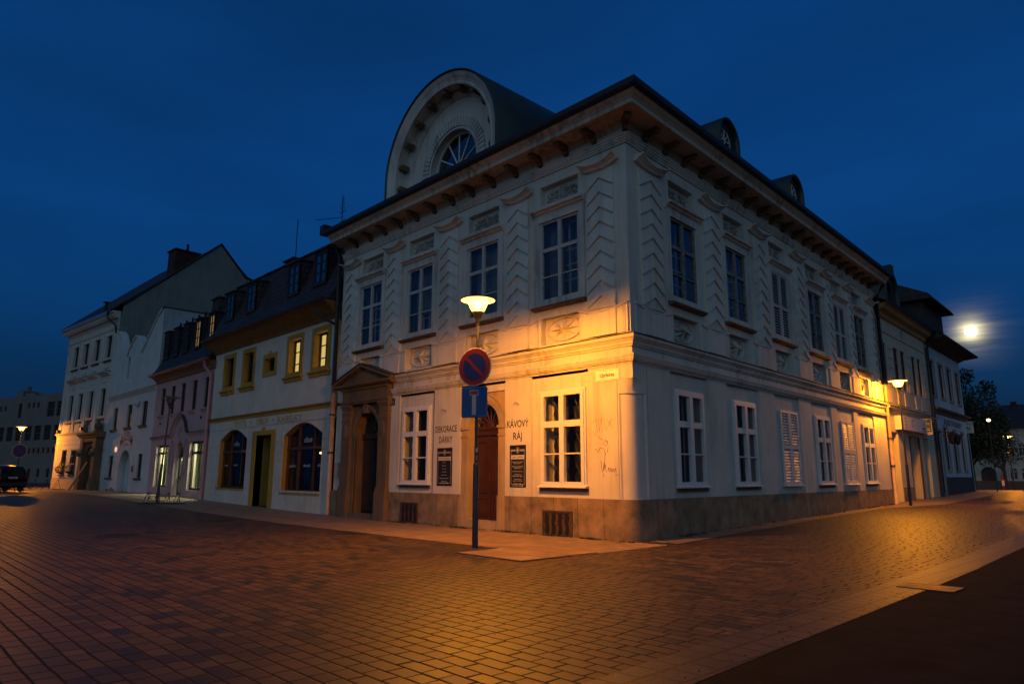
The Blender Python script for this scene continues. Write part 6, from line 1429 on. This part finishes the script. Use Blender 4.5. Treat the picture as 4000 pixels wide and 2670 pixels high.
# ---------------------------------------------------------------- plates and boards on the corner house
t = thing('street_name_sign', 'pale street name plate reading Uprkova on the lit corner', 'sign', (-.745, -.058, 4.135))
MB().box(-.40, .40, -.018, 0, -.145, .145).build('plate', simple('plate_white', (.85, .80, .66), .4), t)
b = MB(); bezel(b, -.375, .375, -.0205, -.018, -.122, .122, .007); b.build('border_line', simple('plate_red', (.40, .16, .06), .5), t)
text('Uprkova', .105, .47, 'lettering', simple('plate_black', (.012, .012, .012), .5), t, (0, -.0195, -.042), bold=.02)
t = thing('house_number_plate', 'small dark blue house number plate reading 12 beside the portal', 'sign', (-10.56, -.058, 4.165))
MB().box(-.125, .125, -.014, 0, -.125, .125).build('plate', simple('enamel_blue', (.012, .018, .05), .3), t); text('12', .13, .12, 'lettering', WHITES, t, (0, -.0155, -.065))
def board(label, x, zc, w, h, head, lines, icon):
    t = thing('shop_board', label, 'sign board', (x, -.058, zc), 0, 'black shop boards beside the door')
    MB().box(-w / 2, w / 2, -.012, 0, -h / 2, h / 2).build('panel', BLACK, t)
    m = .055; b = MB(); y = (-.0145, -.012)
    b.box(-w / 2 + m, -w / 2 + m + .006, *y, -h / 2 + .08, h / 2 - .15); b.box(w / 2 - m - .006, w / 2 - m, *y, -h / 2 + .08, h / 2 - .15); b.box(-w / 2 + m, w / 2 - m, *y, -h / 2 + .08, -h / 2 + .086)
    b.strip([[(q * .055 * math.cos(a * .3142), yy, h / 2 - .15 + q * .078 * math.sin(a * .3142)) for q, yy in ((1, -.012), (1, -.0145), (1.12, -.0145), (1.12, -.012))] for a in range(21)], closed=True)
    for sx in (-1, 1):
        b.box(*sorted((sx * .065, sx * (w / 2 - m - .01))), *y, h / 2 - .152, h / 2 - .148)
        for k in range(6):
            x0 = sx * (.085 + k * (w / 2 - m - .11) / 5)
            for s2 in (-1, 1): b.add([(x0, -.0145, h / 2 - .15), (x0 + sx * .028, -.0145, h / 2 - .15 + s2 * .034), (x0 + sx * .032, -.0145, h / 2 - .15 + s2 * .012)], [(0, 1, 2)])
    if icon == 'bean': b.ball((0, -.0125, h / 2 - .15), .026, .003, .044, 12, 6)
    else: b.tube([(.006 * math.sin(i), -.0135, h / 2 - .19 + .08 * i / 8) for i in range(9)], .008, 5); b.ball((.012, -.013, h / 2 - .12), .012, .003, .02, 8, 4)
    b.build('ornament', CHALK, t)
    MB().quad(*[(sx * (w / 2 - m), -.0146, z) for sx, z in ((-1, h / 2 - .40), (1, h / 2 - .40), (1, h / 2 - .285), (-1, h / 2 - .285))]).build('heading_strip', CHALK, t)
    text(head, .062, w - 2 * m - .06, 'heading', INK, t, (0, -.0155, h / 2 - .372))
    z = h / 2 - .40
    for body, fw, hgt, gap in lines:
        z -= gap; text(body, hgt, (w - 2 * m) * fw, 'print', CHALK, t, (0, -.0140, z))
board('black board headed BYTOVÉ DEKORACE on the strip left of the shop door', -7.48, 1.85, .78, 1.20, 'BYTOVÉ DEKORACE', [('Dřevo', .22, .026, .075), ('Bambus', .30, .030, .105), ('Keramika', .33, .026, .095), ('Porcelán', .33, .030, .10), ('Bytový textil', .40, .026, .10), ('Dárkové poukázky', .68, .030, .10), ('TĚŠÍME SE NA', .47, .032, .105), ('VAŠI NÁVŠTĚVU ♥', .64, .032, .055)], 'twig')
board('black board headed DOMÁCÍ KAVÁRNA on the strip right of the shop door', -4.08, 1.845, .66, 1.19, 'DOMÁCÍ KAVÁRNA', [('Krásné posezení s příjemnou', .84, .026, .085), ('domácí atmosférou.', .58, .026, .045), ('Výběr z více jak 10 druhů', .80, .030, .09), ('výběrových káv.', .50, .030, .045), ('Prodej naší zrnkové kávy', .72, .026, .09), ('Domácí dobroty', .52, .030, .09), ('také bez lepku a vegan.', .74, .030, .045), ('Domácí limonády', .52, .026, .09), ('milkshaky a tvarohové čaje', .68, .026, .045), ('VŠE PŘIPRAVUJEME', .60, .032, .09), ('S POCTIVOSTÍ A LÁSKOU ♥', .80, .032, .05)], 'bean')

# projecting and free-standing signs up the street
t = thing('hanging_sign', 'green and white projecting sign with two lines of print on the cream house', 'sign', tuple(RP(29.25, .02, 4.30)), ROTR - R(90))
# local x runs out from the wall
GRN = simple('sign_green', (.020, .060, .014), .5); PALE = simple('sign_pale', (.55, .52, .46), .5)
MB().prism([(x + .30, z) for x, z in rr(.295, .445, .05)], -.03, .03).build('panel', PALE, t)
MB().prism([(x + .30, z + .06) for x, z in rr(.262, .345, .03)], -.034, -.03).build('green_field', GRN, t)
b = MB(); b.prism([(.30 - .07, .24), (.30 + .07, .24), (.30, .36)], -.038, -.034); b.box(.10, .50, -.037, -.034, .17, .205); b.box(.12, .48, -.037, -.034, .11, .13); b.box(.12, .48, -.037, -.034, -.12, -.075); b.box(.09, .51, -.037, -.034, -.21, -.165); b.build('print', PALE, t)
b = MB(); b.box(.13, .17, -.033, -.03, -.41, -.31); b.box(.18, .46, -.033, -.03, -.385, -.345); b.build('red_print', simple('sign_text_red', (.20, .04, .03), .5), t)
b = MB(); b.tube([(0, 0, .3), (.02, 0, .3)], .02, 5); b.tube([(0, 0, -.3), (.02, 0, -.3)], .02, 5); b.build('arm', IRON, t)
vq = RP(45.3, 2.15, 0) ; D57 = Vector((-6.15, 56.64, 0))
vb = CAM.xy + (D57.xy - CAM.xy) * .845; t = thing('advert_sign', 'square pale wine shop sign with a bird drawing on a leaning pole', 'sign', (vb.x, vb.y, gz(vb.x, vb.y)), ROTR - R(90) + R(14))
b = MB(); b.tube([(0, 0, -.1), (-.03, 0, 2.6), (-.05, 0, 5.0)], .05, 8); b.build('pole', simple('pale_pole', (.30, .26, .22), .5), t)
MB().box(-.42, .33, -.06, -.02, 4.12, 4.98).build('panel', PALE, t)
text('Vini Quare', .10, .62, 'lettering', INK, t, (-.045, -.064, 4.78))
b = MB(); b.tube([(-.22, -.062, 4.42), (-.08, -.062, 4.50), (.08, -.062, 4.44), (.16, -.062, 4.52)], [.012, .035, .03, .01], 6); b.tube([(-.04, -.062, 4.48), (-.08, -.062, 4.6), (-.02, -.062, 4.66)], [.03, .02, .006], 6); b.tube([(-.1, -.062, 4.33), (.0, -.062, 4.30), (.1, -.062, 4.36)], .01, 5); b.build('bird_drawing', INK, t)
q = CAM.xy + (Vector((-12.12, 95.65)) - CAM.xy) * .8
t = thing('bollard', 'low red and white bollard standing at the end of the street', 'bollard', (q.x, q.y, gz(q.x, q.y)))
b = MB(); b.lathe([(.13, 0), (.13, .45)], n=12); b.build('red_foot', REDS, t); b = MB(); b.lathe([(.13, .45), (.13, 1.0)], n=12); b.build('white_band', WHITES, t); b = MB(); b.lathe([(.13, 1.0), (.13, 1.5), (.001, 1.55)], n=12); b.build('red_top', REDS, t)

# ---------------------------------------------------------------- bicycle racks
def rack(label, ax, ay, bx, by, n, h):
    l = math.hypot(bx - ax, by - ay); t = thing('bicycle_rack', label, 'bicycle rack', (ax, ay, gz(ax, ay)), math.atan2(by - ay, bx - ax), 'bicycle racks')
    b = MB(); b.box(-.1, l + .1, -.22, -.17, 0, .05); b.box(-.1, l + .1, .17, .22, 0, .05)
    b.build('base_rail', IRON, t)
    for k in range(n):
        x = l * (k + .5) / n; b = MB(); w = l / n * .34
        b.tube([(x - w, -.2, .03), (x - w * .5, -.1, h * .6), (x, -.02, h), (x + w * .3, .05, h * .96), (x - w * .2, .1, h * .5), (x - w, .2, .03)], .018, 6); b.tube([(x + w, -.2, .03), (x + w * .5, -.1, h * .6), (x, -.02, h)], .018, 6)
        b.build('hoop', IRON, t)
rack('dark metal bicycle rack at the foot of the unlit lamp', -25.95, -3.62, -24.75, -2.2, 4, .52)
rack('hooped bicycle rack behind the parked cars at the far left', -54.5, -4.4, -53.2, -1.6, 4, .8)

# ---------------------------------------------------------------- parked cars, seen from behind
def car(label, x, y, rot, col, L=4.3, Wd=1.82, Hh=1.72, est=True):
    t = thing('parked_car', label, 'car', (x, y, gz(x, y)), rot, 'parked cars')   # x forward, rear bumper at x = 0
    paint = simple('paint_%s' % col[0], col[1], .25, .0, .6)
    # cross sections along the length: (x, half width bottom, half width belt, half width roof, z bottom, z belt, z roof)
    S = [(.0, .74, .78, .60, .42, .80, .84), (.06, .84, .88, .72, .34, .95, 1.12), (.16, .86, .90, .72, .30, 1.0, 1.50), (.42, .87, .91, .68, .28, 1.0, Hh - .04), (1.2, .88, .91, .66, .26, 1.0, Hh), (2.2, .88, .91, .66, .26, .98, Hh - .02), (2.75, .88, .91, .68, .26, .97, Hh - .28), (3.2, .88, .90, .76, .26, .95, 1.08), (3.9, .85, .86, .74, .28, .82, .90), (4.25, .74, .74, .62, .34, .66, .70)]
    k = Wd / 1.82; rows = []
    for X, a, b_, c, z0, z1, z2 in S:
        a, b_, c = a * k, b_ * k, c * k
        half = [(a * .9, z0), (a, z0 + .12), (b_, (z0 + z1) / 2), (b_ * .985, z1), (c * 1.04, z1 + (z2 - z1) * .8), (c * .9, z2 - .01), (c * .4, z2 + .012)]
        rows.append([(X * L / 4.25, -w, z) for w, z in half] + [(X * L / 4.25, w, z) for w, z in half[::-1]])
    b = MB(); b.strip(rows, closed=True, caps=True); b.build('body', paint, t, smooth=True)
    gl_ = DARKGLASS; b = MB()
    rw_ = [(.075, .70 * k, 1.08), (.105, .70 * k, 1.22), (.185, .655 * k, 1.50), (.30, .63 * k, Hh - .11)]
    b.strip([[(xx - .02, -w, z), (xx - .035, 0, z), (xx - .02, w, z)] for xx, w, z in rw_]); b.build('rear_window', gl_, t)
    for sg in (-1, 1):
        b = MB()
        for x0, x1 in ((.40, 1.0), (1.06, 1.95), (2.01, 2.72)):
            top = Hh - .17 if x1 < 2.5 else Hh - .42
            b.add([(x0, sg * .905 * k, 1.05), (x1, sg * .908 * k, 1.03), (x1 - (.0 if x1 < 2.5 else .12), sg * .735 * k, top), (x0 + .04, sg * .735 * k, Hh - .17)], [(0, 1, 2, 3)])
        b.build('side_window', gl_, t)
        b = MB(); b.box(-.02, .14, *sorted((sg * .70 * k, sg * .89 * k)), .84, 1.16); b.build('tail_light', simple('tail_light_red', (.16, .008, .006), .25), t)
        for X in (.85, 3.35):
            b = MB(); yy = sg * .80 * k
            rows = []
            for rad, w in ((.20, -.11), (.31, -.11), (.33, -.07), (.33, .07), (.31, .11), (.20, .11)): rows.append([(X + rad * math.cos(a * .3491), yy + w, .33 + rad * math.sin(a * .3491)) for a in range(18)])
            b.strip(rows, closed=True); wh = b.build('wheel', simple('tyre', (.012, .012, .012), .8), t, smooth=True)
            b = MB(); b.lathe([(.001, yy + sg * .09), (.10, yy + sg * .10), (.20, yy + sg * .08)], X, 0, 18, axis='y', cz=.33); b.build('rim', simple('rim_grey', (.25, .25, .26), .3, .8), wh)
        b = MB(); b.tube([(.5, sg * .62 * k, Hh + .0), (.6, sg * .62 * k, Hh + .05), (2.2, sg * .60 * k, Hh + .05), (2.35, sg * .60 * k, Hh - .02)], .018, 6); b.build('roof_rail', simple('rail_silver', (.4, .4, .4), .3, .7), t)
        b = MB(); b.ball((2.75, sg * 1.0 * k, 1.08), .10, .11, .09, 8, 6); b.build('mirror', paint, t, smooth=True)
    b = MB(); b.box(-.03, .10, -.82 * k, .82 * k, .40, .62); b.build('bumper', simple('bumper_dark', (.02, .02, .02), .6), t)
    b = MB(); b.box(-.012, .03, -.26, .26, .88, 1.0); p = b.build('number_plate', WHITES, t)
    text('3Z7 4827', .07, .44, 'plate_number', INK, p, (-.014, 0, .905), R(-90))
    return t
car('dark red estate car seen from behind under the far left street lamp', -46.35, -5.85, R(192), ('dark_red', (.045, .006, .008)), 4.5, 1.86, 1.74)
car('dark blue car mostly hidden behind the red estate car', -55.5, -4.6, R(186), ('dark_blue', (.010, .016, .05)), 4.2, 1.78, 1.50)

# ---------------------------------------------------------------- moon
mo = MB(); mo.ball((0, 0, 0), 11, 11, 11, 24, 16); m_ = mo.build('moon', emit('moonlight', (1.0, .93, .62), 1.6), None, tuple(CAM + MOON_DIR * 1700), smooth=True)
tag(m_, 'bright full moon low in the blue sky over the right hand houses', 'moon')
